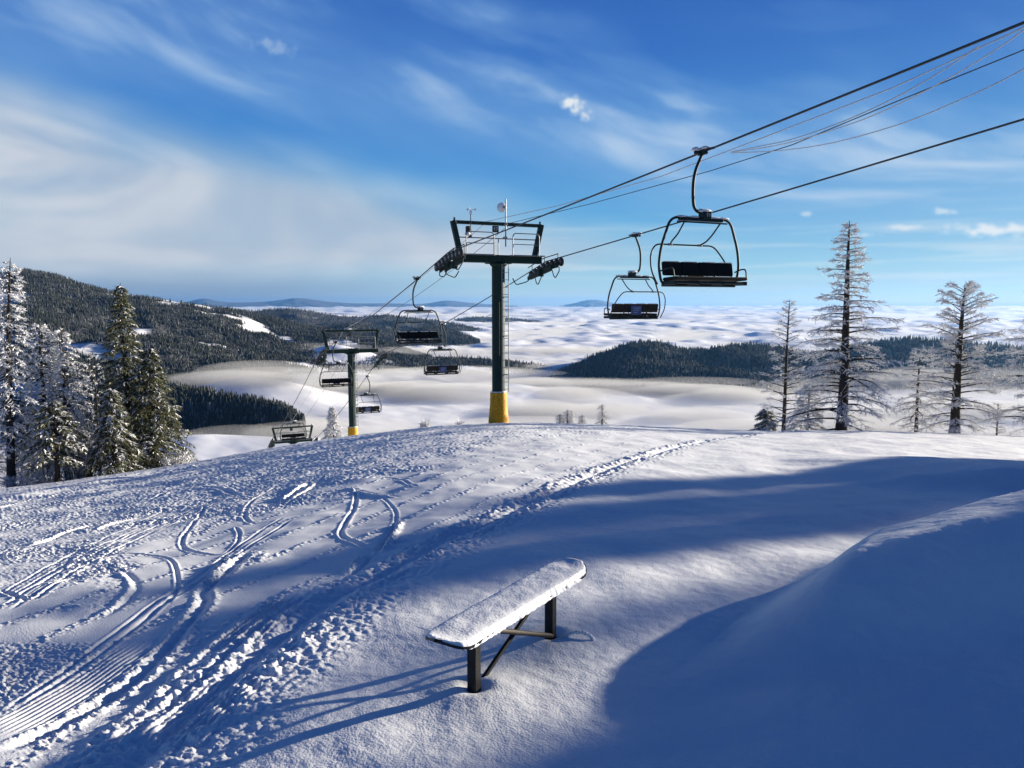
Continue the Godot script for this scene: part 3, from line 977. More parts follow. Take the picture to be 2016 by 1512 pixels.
func make_trees() -> void:
	# right-hand group, open and rimed
	var G := "rimed conifers on the brow to the right"
	tree("rimed_conifer", "tallest rimed conifer with open tiered boughs, right of the lift", "tree", G, foot(1655, 38.6), {h = 10.55, r = 0.27, clear = 0.02, wide = 0.315, belly = 0.26, boughs = 128, twigs = 22, thick = 1.8, needle = 1.2, even = 0.35, style = "frost", droop = 0.30, up_low = 0.16, up_top = 0.25, seed = 101, skirt = 1.05, taper = 0.95, bare = 0.15, lean = Vector3(0.0, 0, 0)})
	tree("rimed_conifer", "rimed conifer with a broken bushy crown of upturned twigs", "tree", G, foot(1878, 39.5), {h = 7.75, r = 0.25, clear = 0.03, wide = 0.27, belly = 0.42, boughs = 96, twigs = 21, thick = 1.8, needle = 1.2, even = 0.35, style = "frost", droop = 0.30, up_low = 0.10, up_top = 0.65, seed = 102, skirt = 0.9, taper = 0.42, bare = 0.15, lean = Vector3(0.012, 0, 0)})
	tree("rimed_conifer", "slim bare-topped rimed conifer behind the tallest one", "tree", G, foot(1541, 43.0), {h = 7.6, r = 0.11, clear = 0.04, wide = 0.20, belly = 0.30, boughs = 70, twigs = 16, style = "frost", droop = 0.15, up_low = 0.1, up_top = 0.55, seed = 103, bare = 0.5, thick = 1.3, lean = Vector3(0.018, 0, 0), skirt = 1.1})
	tree("rimed_conifer", "small round-topped rimed conifer between two larger ones", "tree", G, foot(1803, 43.0), {h = 4.7, r = 0.10, clear = 0.05, wide = 0.30, belly = 0.35, boughs = 50, twigs = 18, thick = 1.8, style = "frost", droop = 0.30, up_low = -0.1, up_top = 0.25, seed = 104, taper = 0.5, bare = 0.4})
	tree("rimed_conifer", "rimed conifer with long level boughs past the broken-topped one", "tree", G, foot(2062, 38.0), {h = 10.2, r = 0.26, clear = 0.03, wide = 0.29, belly = 0.35, boughs = 110, twigs = 21, thick = 1.8, needle = 1.2, even = 0.35, style = "frost", droop = 0.25, up_low = 0.12, up_top = 0.25, seed = 105, bare = 0.15, skirt = 1.0})
	tree("rimed_sapling", "thin rimed sapling between the broken-topped conifer and its neighbour", "tree", G, foot(1962, 40.0), {h = 1.75, r = 0.035, clear = 0.05, wide = 0.22, belly = 0.2, boughs = 26, twigs = 5, style = "frost", droop = 0.1, up_low = 0.2, up_top = 0.3, seed = 106, bare = 0.5})
	tree("snowy_seedling", "low dark seedling loaded with snow at the foot of the slim conifer", "tree", G, foot(1506, 41.0), {h = 1.25, r = 0.05, clear = 0.02, wide = 0.50, belly = 0.2, boughs = 34, twigs = 10, style = "spruce", droop = 0.35, up_low = 0.1, up_top = 0.4, seed = 107, snow = 0.9})
	tree("snowy_seedling", "bushy rimed seedling at the foot of the tallest conifer", "tree", G, foot(1590, 40.5), {h = 2.6, r = 0.06, clear = 0.02, wide = 0.42, belly = 0.2, boughs = 50, twigs = 20, thick = 1.8, style = "frost", droop = 0.35, up_low = 0.1, up_top = 0.3, seed = 108})
	# left-hand group
	var L := "trees at the edge of the run to the left"
	tree("rimed_spire", "tall thin rimed spire with a long bare lower trunk", "tree", L, foot(12, 38.5), {lean = Vector3(0.07, 0, 0), h = 11.6, r = 0.20, clear = 0.18, wide = 0.13, belly = 0.30, boughs = 120, twigs = 13, style = "frost", droop = 0.55, up_low = -0.1, up_top = -0.05, seed = 111, bare = 0.1, thick = 2.1, skirt = 0.8, taper = 0.55, needle = 0.9})
	tree("rimed_fir", "broad rimed fir with drooping white boughs beside the spire", "tree", L, foot(92, 40.5), {h = 8.7, r = 0.17, clear = 0.10, wide = 0.22, belly = 0.28, boughs = 110, twigs = 14, style = "frost", droop = 0.75, up_low = -0.05, up_top = 0.1, seed = 112, bare = 0.05, thick = 2.1, taper = 0.6})
	tree("rimed_fir", "rimed fir leaning on its broad neighbour, boughs sweeping right", "tree", L, foot(131, 41.0), {h = 8.3, r = 0.16, clear = 0.10, wide = 0.22, belly = 0.28, boughs = 110, twigs = 14, style = "frost", droop = 0.75, up_low = -0.05, up_top = 0.1, seed = 113, bare = 0.05, thick = 2.1, taper = 0.6})
	tree("snowy_spruce", "small dark spruce with snow on its head before the rimed firs", "tree", L, foot(108, 37.5), {h = 4.1, r = 0.13, clear = 0.28, wide = 0.33, belly = 0.45, boughs = 66, twigs = 15, style = "spruce", droop = 0.45, up_low = 0.0, up_top = 0.1, seed = 114, snow = 0.75, taper = 0.6})
	tree("snowy_spruce", "tallest dark spruce with a rimed pointed top", "tree", L, foot(254, 41.5), {h = 10.3, r = 0.20, clear = 0.03, wide = 0.215, belly = 0.12, boughs = 170, twigs = 18, style = "spruce", droop = 0.40, up_low = -0.05, up_top = -0.1, seed = 115, snow = 0.42, taper = 0.9, tipup = 0.1})
	tree("snowy_spruce", "wide dark spruce at the end of the left group beside the fog", "tree", L, foot(303, 41.8), {h = 6.7, r = 0.18, clear = 0.02, wide = 0.36, belly = 0.10, boughs = 150, twigs = 20, style = "spruce", droop = 0.42, up_low = 0.0, up_top = -0.1, seed = 116, snow = 0.38, taper = 0.85})
	tree("snowy_spruce", "short bushy dark spruce above the little trail sign", "tree", L, foot(222, 39.2), {h = 4.5, r = 0.11, clear = 0.08, wide = 0.30, belly = 0.2, boughs = 96, twigs = 16, style = "spruce", droop = 0.45, up_low = -0.05, up_top = 0.0, seed = 117, snow = 0.6})
	tree("snowy_spruce", "dark low spruce in the shade behind the bare trunk", "tree", L, foot(62, 42.5), {h = 4.4, r = 0.12, clear = 0.03, wide = 0.36, belly = 0.15, boughs = 84, twigs = 16, style = "spruce", droop = 0.4, up_low = 0.0, up_top = 0.0, seed = 118, snow = 0.15})
	tree("rimed_sapling", "bare rimed sapling between the rimed firs and the tallest spruce", "tree", L, foot(192, 42.5), {h = 7.0, r = 0.07, clear = 0.1, wide = 0.16, belly = 0.4, boughs = 44, twigs = 6, style = "frost", droop = 0.1, up_low = 0.3, up_top = 0.7, seed = 119, bare = 0.5})
	tree("rimed_fir", "rimed fir half out of view behind the tall spire", "tree", L, foot(-22, 41.5), {h = 5.2, r = 0.15, clear = 0.05, wide = 0.34, belly = 0.2, boughs = 84, twigs = 14, style = "frost", droop = 0.5, up_low = 0.0, up_top = 0.1, seed = 120, thick = 1.4})
	shrub("dense white rimed shrub between the small spruce and the trail sign", foot(152, 39.4), 2.6, 3.1, 110, 131)
	shrub("low white rimed shrub round the foot of the tall spire", foot(48, 37.6), 2.6, 0.75, 80, 132)
	shrub("small rimed shrub under the wide dark spruce", foot(345, 41.0), 2.0, 0.9, 40, 133)
	# beyond the brow
	var C := "little trees beyond the brow"
	var spots := [[1102, 44.0, 815, 1.9, "thin little conifer beyond the brow, standing apart left of a pair"], [1117, 44.0, 806, 2.2, "slim little conifer beyond the brow, left one of a close pair"], [1124, 44.6, 808, 2.2, "bushy little conifer beyond the brow, right one of a close pair"], [1146, 44.0, 817, 1.6, "tiny bare sapling beyond the brow between the pair and the pointed one"], [1185, 43.0, 796, 2.4, "pointed little conifer alone on the brow, the darkest of the small ones"]]
	for i in spots.size():
		var s: Array = spots[i]
		var top := at(s[0], s[2], s[1])
		var g := foot(s[0], s[1])
		var h := top.y - g.y
		tree("little_conifer", s[4], "tree", C, g, {h = h, r = 0.05, clear = 0.1, wide = 0.17 if i != 4 else 0.24, belly = 0.3, boughs = 46, twigs = 6, style = "frost", droop = 0.6, up_low = -0.05, up_top = 0.0, seed = 140 + i, thick = 0.8, bare = 0.5})
	var tt := at(657, 799, 72.0)
	var tg := foot(657, 72.0)
	tree("rimed_fir", "rimed fir beside the lowest lift tower beyond the brow", "tree", "", tg, {h = tt.y - tg.y, r = 0.16, clear = 0.15, wide = 0.20, belly = 0.2, boughs = 130, twigs = 22, style = "frost", droop = 0.5, up_low = -0.05, up_top = 0.0, seed = 150, thick = 3.2, needle = 1.4, bare = 0.0})
	shrub("tiny rimed tuft poking from the snow left of the padded tower", foot(836, 36.0), 0.5, 0.35, 14, 134)
	shrub("tiny rimed tuft on the snow mound beside the padded tower", foot(906, 36.5), 0.4, 0.25, 10, 135)
	# wood outside the picture on the sunny side; its shadows fall across the powder
	var S := "trees on the sunny side whose shadows cross the powder"
	var sd := Vector2(sin(deg_to_rad(SUN_AZ)), cos(deg_to_rad(SUN_AZ)))
	var pr := Vector2(-sd.y, sd.x)
	var k := 0
	for q in SHADE:
		var p: Vector2 = sd * q[1] + pr * q[0]
		tree("shading_spruce", "snowy spruce on the sunny side of the hilltop, outside the view", "tree", S, Vector3(p.x, ground(p.x, p.y), -p.y), {h = q[2], r = 0.2, clear = 0.04, wide = q[3], belly = 0.15, boughs = q[4], twigs = 18, leaf = q[5], style = "spruce", droop = 0.4, up_low = 0.0, up_top = 0.0, seed = 160 + k, snow = 0.4})
		k += 1

# across the sunlight, metres towards the sun, height, width
const SHADE := [[4.4, 62.0, 16.8, 0.08, 70, 2.4], [6.1, 46.0, 12.4, 0.14, 150, 2.4], [7.3, 40.0, 10.6, 0.16, 150, 2.4], [8.7, 44.0, 11.0, 0.15, 140, 2.4], [2.0, 37.0, 16.5, 0.12, 170, 2.6], [1.1, 33.0, 16.5, 0.13, 170, 2.6], [0.2, 30.0, 16.0, 0.14, 170, 2.6], [-0.7, 33.0, 17.0, 0.15, 170, 2.6], [-1.5, 28.0, 16.0, 0.16, 170, 2.6], [-2.8, 33.0, 17.0, 0.17, 170, 2.6], [-4.2, 29.0, 15.0, 0.19, 170, 2.6], [-5.8, 32.0, 13.0, 0.24, 150, 2.6], [-7.6, 30.0, 12.5, 0.24, 150, 2.6]]

# ------------------------------------------------------------------ chairlift
const T1 := Vector2(-0.563, 32.0)
const DOWN := Vector2(-0.43003, 0.90281)       # (x, D) direction downhill along the line
const GAUGE := 4.4
const TOWERS := [0.0, -25.4, -51.0]            # metres uphill of the first tower
const ARM := [1.785, -3.40, -14.10]            # height of each crossarm
const TALL := 6.75

func along(t: float, side: float) -> Vector2:   # (x, D); side -1 left rope, +1 right rope, 0 tower axis
	return T1 - DOWN * t + Vector2(DOWN.y, -DOWN.x) * side * GAUGE * 0.5

func rope_y(t: float, side: float) -> float:
	var yl := [1.99, -3.45, -13.95]
	var yr := [1.73, -3.80, -14.15]
	var k: Array = yl if side < 0.0 else yr
	if t >= 0.0: return k[0] + ((0.0765 * t + 0.00025 * t * t) if side < 0.0 else (0.088 * t + 0.00015 * t * t))
	for i in 2:
		if t >= TOWERS[i + 1]:
			var f: float = (t - TOWERS[i]) / (TOWERS[i + 1] - TOWERS[i])
			return lerpf(k[i], k[i + 1], f) - 4.0 * [0.22, 0.38][i] * f * (1.0 - f)
	return k[2] + (t - TOWERS[2]) * 0.45

func rope_at(t: float, side: float) -> Vector3:
	var p := along(t, side)
	return Vector3(p.x, rope_y(t, side), -p.y)

func make_ropes() -> void:
	for side in [-1.0, 1.0]:
		var pts := []
		var t := 60.0
		while t > -75.0:
			pts.append(rope_at(t, side))
			t -= 1.0
		var mb := MB.new()
		mb.tube(pts, 0.023, -1.0, 8)
		tag(part("haul_rope", mb.done(), M.rope), "dark steel haul rope carrying the chairs that face uphill" if side < 0 else "dark steel haul rope carrying the chairs seen from behind", "rope", "haul ropes of the chairlift")
	# communication lines from tower top to tower top, and the rimed slack cables that join them
	for s in 2:
		var off: float = [-0.50, 0.62][s]
		var pts := []
		var tops := []
		for i in 3:
			var p := along(TOWERS[i], off / (GAUGE * 0.5))
			tops.append(Vector3(p.x, ARM[i] + 1.50, -p.y))
		var up: Array = [[[1100, 405], [1300, 348], [1500, 272], [1760, 172], [1990, 66], [2200, -40]], [[1160, 402], [1400, 336], [1560, 285], [1750, 206], [2016, 98], [2200, 20]]][s]
		var head := []
		for u in up:
			# where that sight line crosses the vertical plane of the line
			var r := ray(u[0], u[1])
			var o := along(0.0, off / (GAUGE * 0.5))
			var tt := (o.x - r.x * o.y) / (DOWN.x - r.x * DOWN.y)
			var p := o - DOWN * tt
			head.append(Vector3(p.x, r.y * p.y, -p.y))
		head.reverse()
		for i in head.size(): pts.append(head[i])
		pts.append(tops[0])
		for i in 2:
			for k in range(1, 13):
				var f := k / 12.0
				pts.append(tops[i].lerp(tops[i + 1], f) + Vector3.DOWN * 4.0 * 0.35 * f * (1.0 - f))
		var mb := MB.new()
		mb.tube(pts, 0.012 if s == 0 else 0.011, -1.0, 6)
		tag(part("signal_cable", mb.done(), M.rime_cable if s == 0 else M.rope), "thin rimed signal cable running along the tower tops" if s == 0 else "thin dark signal cable running along the tower tops", "cable", "signal cables")
		if s == 0: join_cables(off)

func join_cables(off: float) -> void:
	var sets := [[[1440, 299], [1500, 287], [1560, 274], [1650, 243], [1730, 208], [1800, 172], [1870, 130], [1928, 90]],
		[[1440, 300], [1530, 286], [1610, 265], [1700, 235], [1790, 195], [1880, 147], [1960, 98], [2030, 48], [2140, -40]],
		[[1440, 301], [1530, 297], [1620, 285], [1700, 266], [1790, 238], [1880, 201], [1960, 165], [2040, 122], [2160, 55]]]
	var names := ["rimed slack cable rising to meet the haul rope", "middle rimed slack cable strung up to the right", "lowest rimed slack cable, hanging deepest"]
	for i in 3:
		var pts := []
		for q in sets[i]:
			var r := ray(q[0], q[1])
			var o := along(0.0, off / (GAUGE * 0.5) + 0.12 * i)
			var tt := (o.x - r.x * o.y) / (DOWN.x - r.x * DOWN.y)
			var p := o - DOWN * tt
			pts.append(Vector3(p.x, r.y * p.y, -p.y))
		var mb := MB.new()
		mb.tube(spline3(pts, 40), 0.011, -1.0, 6)
		tag(part("slack_cable", mb.done(), M.rime_cable), names[i], "cable", "rimed slack cables")

func bent(pts: Array, r := 0.12, n := 5) -> Array:       # a pipe's path with rounded corners
	var out := [pts[0]]
	for i in range(1, pts.size() - 1):
		var a: Vector3 = (pts[i - 1] - pts[i])
		var b: Vector3 = (pts[i + 1] - pts[i])
		var ra := minf(r, minf(a.length(), b.length()) * 0.49)
		var p: Vector3 = pts[i] + a.normalized() * ra
		var q: Vector3 = pts[i] + b.normalized() * ra
		for k in n + 1:
			var t := float(k) / n
			out.append(p.lerp(pts[i], t).lerp(pts[i].lerp(q, t), t))
	out.append(pts[pts.size() - 1])
	return out

func pipe(called: String, pts: Array, r: float, m: Material, parent: Node3D, sides := 8) -> MeshInstance3D:
	var mb := MB.new()
	mb.tube(pts, r, -1.0, sides)
	return part(called, mb.done(), m, parent)

func block(called: String, p: Vector3, s: Vector3, m: Material, parent: Node3D, bev := 0.0, bs := Basis()) -> MeshInstance3D:
	var mb := MB.new()
	mb.box(p, s, bs, bev)
	return part(called, mb.done(), m, parent)

func make_tower(i: int, label: String) -> void:
	var c := along(TOWERS[i], 0.0)
	var arm := TALL
	var o := thing("lift_tower", Vector3(c.x, ARM[i] - TALL, -c.y), atan2(-DOWN.x, DOWN.y))
	tag(o, label, "lift tower", "chairlift towers")
	var g: Material = M.green
	var mb := MB.new()
	mb.lathe([Vector2(0.27, -1.4), Vector2(0.27, arm - 0.24), Vector2(0.0, arm - 0.24)], Transform3D(), 28)
	part("pole", mb.done(), g, o)
	mb = MB.new()
	mb.lathe([Vector2(0.40, -1.3), Vector2(0.43, 0.0), Vector2(0.425, 0.12), Vector2(0.385, 0.42), Vector2(0.36, 0.75), Vector2(0.35, 1.05), Vector2(0.352, 1.22), Vector2(0.335, 1.25), Vector2(0.29, 1.255)], Transform3D(), 32)
	var pad := part("crash_pad", mb.done(), M.yellow, o)
	pad.set_meta("label", "yellow padding wrapped round the foot of the pole")
	mb = MB.new()
	mb.lathe([Vector2(0.33, 1.25), Vector2(0.34, 1.28), Vector2(0.30, 1.30)], Transform3D(), 24)
	part("snow_rim", mb.done(), M.frost, pad)
	for y in [0.5, 0.95]:
		mb = MB.new()
		var rr := 0.386 if y < 0.6 else 0.359
		mb.lathe([Vector2(rr, y - 0.02), Vector2(rr + 0.006, y - 0.015), Vector2(rr + 0.004, y + 0.015), Vector2(rr - 0.004, y + 0.02)], Transform3D(), 28)
		part("strap", mb.done(), M.yellow, pad)
	# head of the pole and the crossarm
	mb = MB.new()
	mb.lathe([Vector2(0.30, arm - 0.30), Vector2(0.36, arm - 0.22), Vector2(0.36, arm - 0.17), Vector2(0.0, arm - 0.17)], Transform3D(), 24)
	part("pole_flange", mb.done(), g, o)
	block("crossarm", Vector3(0, arm, 0), Vector3(3.9, 0.32, 0.34), g, o, 0.02)
	for x in [-0.32, 0.32]:
		mb = MB.new()
		var e := 0.012
		for z in [-0.19, 0.19]:
			mb.quad(Vector3(x - 0.2, arm - 0.2, z), Vector3(x + 0.2, arm - 0.2, z), Vector3(x + 0.1, arm + 0.14, z), Vector3(x - 0.1, arm + 0.14, z))
			mb.quad(Vector3(x - 0.1, arm + 0.14, z - e), Vector3(x + 0.1, arm + 0.14, z - e), Vector3(x + 0.2, arm - 0.2, z - e), Vector3(x - 0.2, arm - 0.2, z - e))
		part("gusset", mb.done(), g, o)
	# lifting frame
	var fr := Node3D.new()
	fr.name = "lifting_frame"
	o.add_child(fr)
	for sx in [-1.0, 1.0]:
		var a := Vector3(sx * 1.68, arm + 0.16, 0)
		var b := Vector3(sx * 1.98, arm + 1.44, 0)
		var up := (b - a).normalized()
		var bs := Basis(Vector3(up.y, -up.x, 0), up, Vector3(0, 0, 1))
		block("upright", (a + b) * 0.5, Vector3(0.20, (b - a).length() + 0.06, 0.2), g, fr, 0.015, bs)
		block("lifting_lug", b + Vector3(-sx * 0.06, 0.10, 0), Vector3(0.06, 0.12, 0.04), g, fr)
	pipe("top_beam", [Vector3(-1.98, arm + 1.42, 0), Vector3(1.98, arm + 1.42, 0)], 0.075, g, fr, 10)
	# work platforms with rails
	for sx in [-1.0, 1.0]:
		var pl := Node3D.new()
		pl.name = "work_platform"
		o.add_child(pl, true)
		block("walkway", Vector3(sx * 1.15, arm + 0.14, 0.36), Vector3(1.5, 0.04, 0.34), M.galv, pl)
		var x0: float = sx * 0.42
		var x1: float = sx * 1.62
		pipe("handrail", bent([Vector3(x0, arm + 0.1, 0.52), Vector3(x0, arm + 1.02, 0.52), Vector3(x1, arm + 1.02, 0.52), Vector3(x1, arm + 0.1, 0.52)], 0.16), 0.022, M.galv, pl, 6)
		pipe("midrail", [Vector3(x0, arm + 0.58, 0.52), Vector3(x1, arm + 0.58, 0.52)], 0.018, M.galv, pl, 6)
	pipe("cross_rail", [Vector3(-1.78, arm + 0.84, -0.1), Vector3(1.78, arm + 0.84, -0.1)], 0.026, M.galv, o, 6)
	pipe("rail_post", [Vector3(0.05, arm + 0.1, -0.1), Vector3(0.05, arm + 0.84, -0.1)], 0.022, M.galv, o, 6)
	# number plate
	var plate := block("number_plate", Vector3(-0.15, arm + 1.20, 0.06), Vector3(0.28, 0.26, 0.03), M.black, o, 0.005)
	if i == 0:
		var tx := TextMesh.new()
		tx.text = "17"
		tx.font = SystemFont.new()
		tx.font.font_names = PackedStringArray(["Droid Sans"])
		tx.font_size = 24
		tx.pixel_size = 0.0075
		tx.depth = 0.004
		var num := part("numerals", tx, M.white, plate)
		num.position = Vector3(-0.15, arm + 1.20, 0.079)
	# ladder on the pole
	var lad := Node3D.new()
	lad.name = "ladder"
	o.add_child(lad)
	var lx := 0.16
	var lz := 0.33
	for x in [lx - 0.15, lx + 0.15]:
		pipe("rail", [Vector3(x, 1.28, lz), Vector3(x, arm - 0.2, lz)], 0.018, M.galv, lad, 6)
	var y := 1.40
	while y < arm - 0.3:
		pipe("rung", [Vector3(lx - 0.15, y, lz), Vector3(lx + 0.15, y, lz)], 0.013, M.galv, lad, 6)
		y += 0.30
	for yy in [2.0, 3.6, 5.2]:
		block("standoff", Vector3(lx + 0.06, yy, lz - 0.05), Vector3(0.16, 0.03, 0.12), g, lad)
	block("cable_conduit", Vector3(-0.12, 3.9, 0.275), Vector3(0.09, 2.2, 0.05), M.darkgreen, o, 0.01)
	# sheave trains
	for sx in [-1.0, 1.0]:
		var tr := Node3D.new()
		tr.name = "sheave_train"
		o.add_child(tr, true)
		var t0: float = TOWERS[i]
		var org := o.position
		var inv := Basis(Vector3.UP, -o.rotation.y)
		var path := []
		for k in 8:
			var w: Vector3 = inv * (rope_at(t0 - 1.35 + 2.7 * k / 7.0, sx) - org)
			path.append(w)
		for k in 8:
			var w := MB.new()
			var p: Vector3 = path[k] + Vector3(0, -0.19, 0)
			var xf := Transform3D(Basis(Vector3.FORWARD, PI / 2.0), p)
			w.lathe([Vector2(0.0, -0.04), Vector2(0.13, -0.04), Vector2(0.165, -0.045), Vector2(0.178, -0.028), Vector2(0.168, 0.0), Vector2(0.178, 0.028), Vector2(0.165, 0.045), Vector2(0.13, 0.04), Vector2(0.0, 0.04)], xf, 20)
			var wh := part("sheave_wheel", w.done(), M.rubber, tr)
			var hb := MB.new()
			hb.lathe([Vector2(0.0, -0.065), Vector2(0.06, -0.065), Vector2(0.07, -0.05), Vector2(0.07, 0.05), Vector2(0.06, 0.065), Vector2(0.0, 0.065)], xf, 12)
			part("hub", hb.done(), M.galv, wh)
		for k in 4:                       # paired wheels on rocker beams
			var a: Vector3 = path[k * 2] + Vector3(-sx * 0.09, -0.26, 0)
			var b: Vector3 = path[k * 2 + 1] + Vector3(-sx * 0.09, -0.26, 0)
			var dz := (b - a).normalized()
			block("rocker", (a + b) * 0.5, Vector3(0.05, 0.12, (b - a).length() + 0.12), g, tr, 0.01, Basis(Vector3.RIGHT, dz.cross(Vector3.RIGHT).normalized() * -1.0, dz) if false else Basis.looking_at(dz, Vector3.UP))
		for k in 2:
			var a: Vector3 = path[k * 4] + Vector3(-sx * 0.16, -0.34, 0)
			var b: Vector3 = path[k * 4 + 3] + Vector3(-sx * 0.16, -0.34, 0)
			block("beam", (a + b) * 0.5, Vector3(0.06, 0.16, (b - a).length()), g, tr, 0.01, Basis.looking_at((b - a).normalized(), Vector3.UP))
		var m0: Vector3 = path[1] + Vector3(-sx * 0.23, -0.40, 0)
		var m1: Vector3 = path[6] + Vector3(-sx * 0.23, -0.40, 0)
		block("main_beam", (m0 + m1) * 0.5, Vector3(0.07, 0.2, (m1 - m0).length()), g, tr, 0.01, Basis.looking_at((m1 - m0).normalized(), Vector3.UP))
		block("mounting", Vector3(sx * 1.95, (m0.y + m1.y) * 0.5, 0), Vector3(0.24, 0.3, 0.22), g, tr, 0.02)
		# rope guard above and catcher hooks below
		var gd := []
		for k in [0, 2, 4, 6, 7]: gd.append(path[k] + Vector3(-sx * 0.15, 0.13, 0))
		pipe("guard_bar", gd, 0.02, g, tr, 6)
		for k in [1, 4, 7]:
			pipe("guard_post", [path[k] + Vector3(-sx * 0.15, -0.2, 0), path[k] + Vector3(-sx * 0.15, 0.16, 0)], 0.016, g, tr, 6)
		for k in [1, 5]:
			var c0: Vector3 = path[k]
			var c1: Vector3 = path[mini(k + 2, 7)]
			pipe("rope_catcher", bent([c0 + Vector3(0, -0.40, 0), c0 + Vector3(sx * 0.04, -0.66, 0.06), (c0 + c1) * 0.5 + Vector3(-sx * 0.05, -0.80, 0), c1 + Vector3(-sx * 0.08, -0.55, 0), c1 + Vector3(-sx * 0.1, -0.38, 0)], 0.1), 0.022, g, tr, 6)
		pipe("hook", bent([path[1] + Vector3(-sx * 0.2, -0.4, 0), path[1] + Vector3(-sx * 0.34, -0.58, -0.1), path[0] + Vector3(-sx * 0.78, -0.62, 0.1), path[0] + Vector3(-sx * 0.95, -0.34, 0.1)], 0.1), 0.024, g, tr, 6)
	if i > 0: return
	# instruments on the first tower only
	pipe("antenna_mast", [Vector3(0.28, arm + 0.50, 0.12), Vector3(0.28, arm + 2.42, 0.12)], 0.028, M.galv, o, 8)
	for yy in [0.86, 1.42]: block("mast_clamp", Vector3(0.28, arm + yy, 0.06), Vector3(0.12, 0.10, 0.22), M.galv, o, 0.01)
	mb = MB.new()
	mb.lathe([Vector2(0.0, 0.0), Vector2(0.10, 0.012), Vector2(0.16, 0.035), Vector2(0.20, 0.065), Vector2(0.195, 0.070), Vector2(0.155, 0.045), Vector2(0.0, 0.02)], Transform3D(Basis(Vector3.UP, -0.25) * Basis(Vector3.RIGHT, -PI / 2.0), Vector3(0.17, arm + 2.10, 0.0)), 28)
	var dish := part("dish_antenna", mb.done(), M.white, o)
	block("bracket", Vector3(0.24, arm + 2.10, 0.07), Vector3(0.10, 0.06, 0.12), M.galv, dish)
	pipe("anemometer_mast", [Vector3(-1.28, arm + 0.80, 0.15), Vector3(-1.28, arm + 1.86, 0.15)], 0.022, M.galv, o, 8)
	for yy in [0.86, 1.42]: block("mast_clamp", Vector3(-1.28, arm + yy, 0.10), Vector3(0.10, 0.10, 0.14), M.black, o, 0.01)
	var an := Node3D.new()
	an.name = "anemometer"
	o.add_child(an)
	mb = MB.new()
	mb.lathe([Vector2(0.0, 1.70), Vector2(0.045, 1.71), Vector2(0.05, 1.84), Vector2(0.02, 1.90), Vector2(0.0, 1.90)], Transform3D(Basis(), Vector3(-1.28, arm, 0.15)), 14)
	part("sensor_body", mb.done(), M.white, an)
	var rng := RandomNumberGenerator.new()
	rng.seed = 5
	for k in 3:
		var dv := Vector3(cos(k * TAU / 3.0 + 0.2), 0, sin(k * TAU / 3.0 + 0.2))
		pipe("arm", [Vector3(-1.28, arm + 1.90, 0.15), Vector3(-1.28, arm + 1.92, 0.15) + dv * 0.16], 0.008, M.white, an, 5)
		var cup := MB.new()
		cup.lathe([Vector2(0.0, -0.045), Vector2(0.03, -0.035), Vector2(0.045, 0.0), Vector2(0.04, 0.0), Vector2(0.025, -0.03), Vector2(0.0, -0.037)], Transform3D(Basis(dv, PI / 2.0), Vector3(-1.28, arm + 1.93, 0.15) + dv * 0.18), 12)
		part("cup", cup.done(), M.white, an)
	block("weather_box", Vector3(-1.42, arm + 1.12, 0.2), Vector3(0.16, 0.28, 0.16), M.black, o, 0.02)
	mb = MB.new()
	mb.blob(Vector3(-1.44, arm + 0.95, 0.22), Vector3(0.12, 0.07, 0.11), rng, 0.15, 7)
	part("rime_lump", mb.done(), M.frost, o)

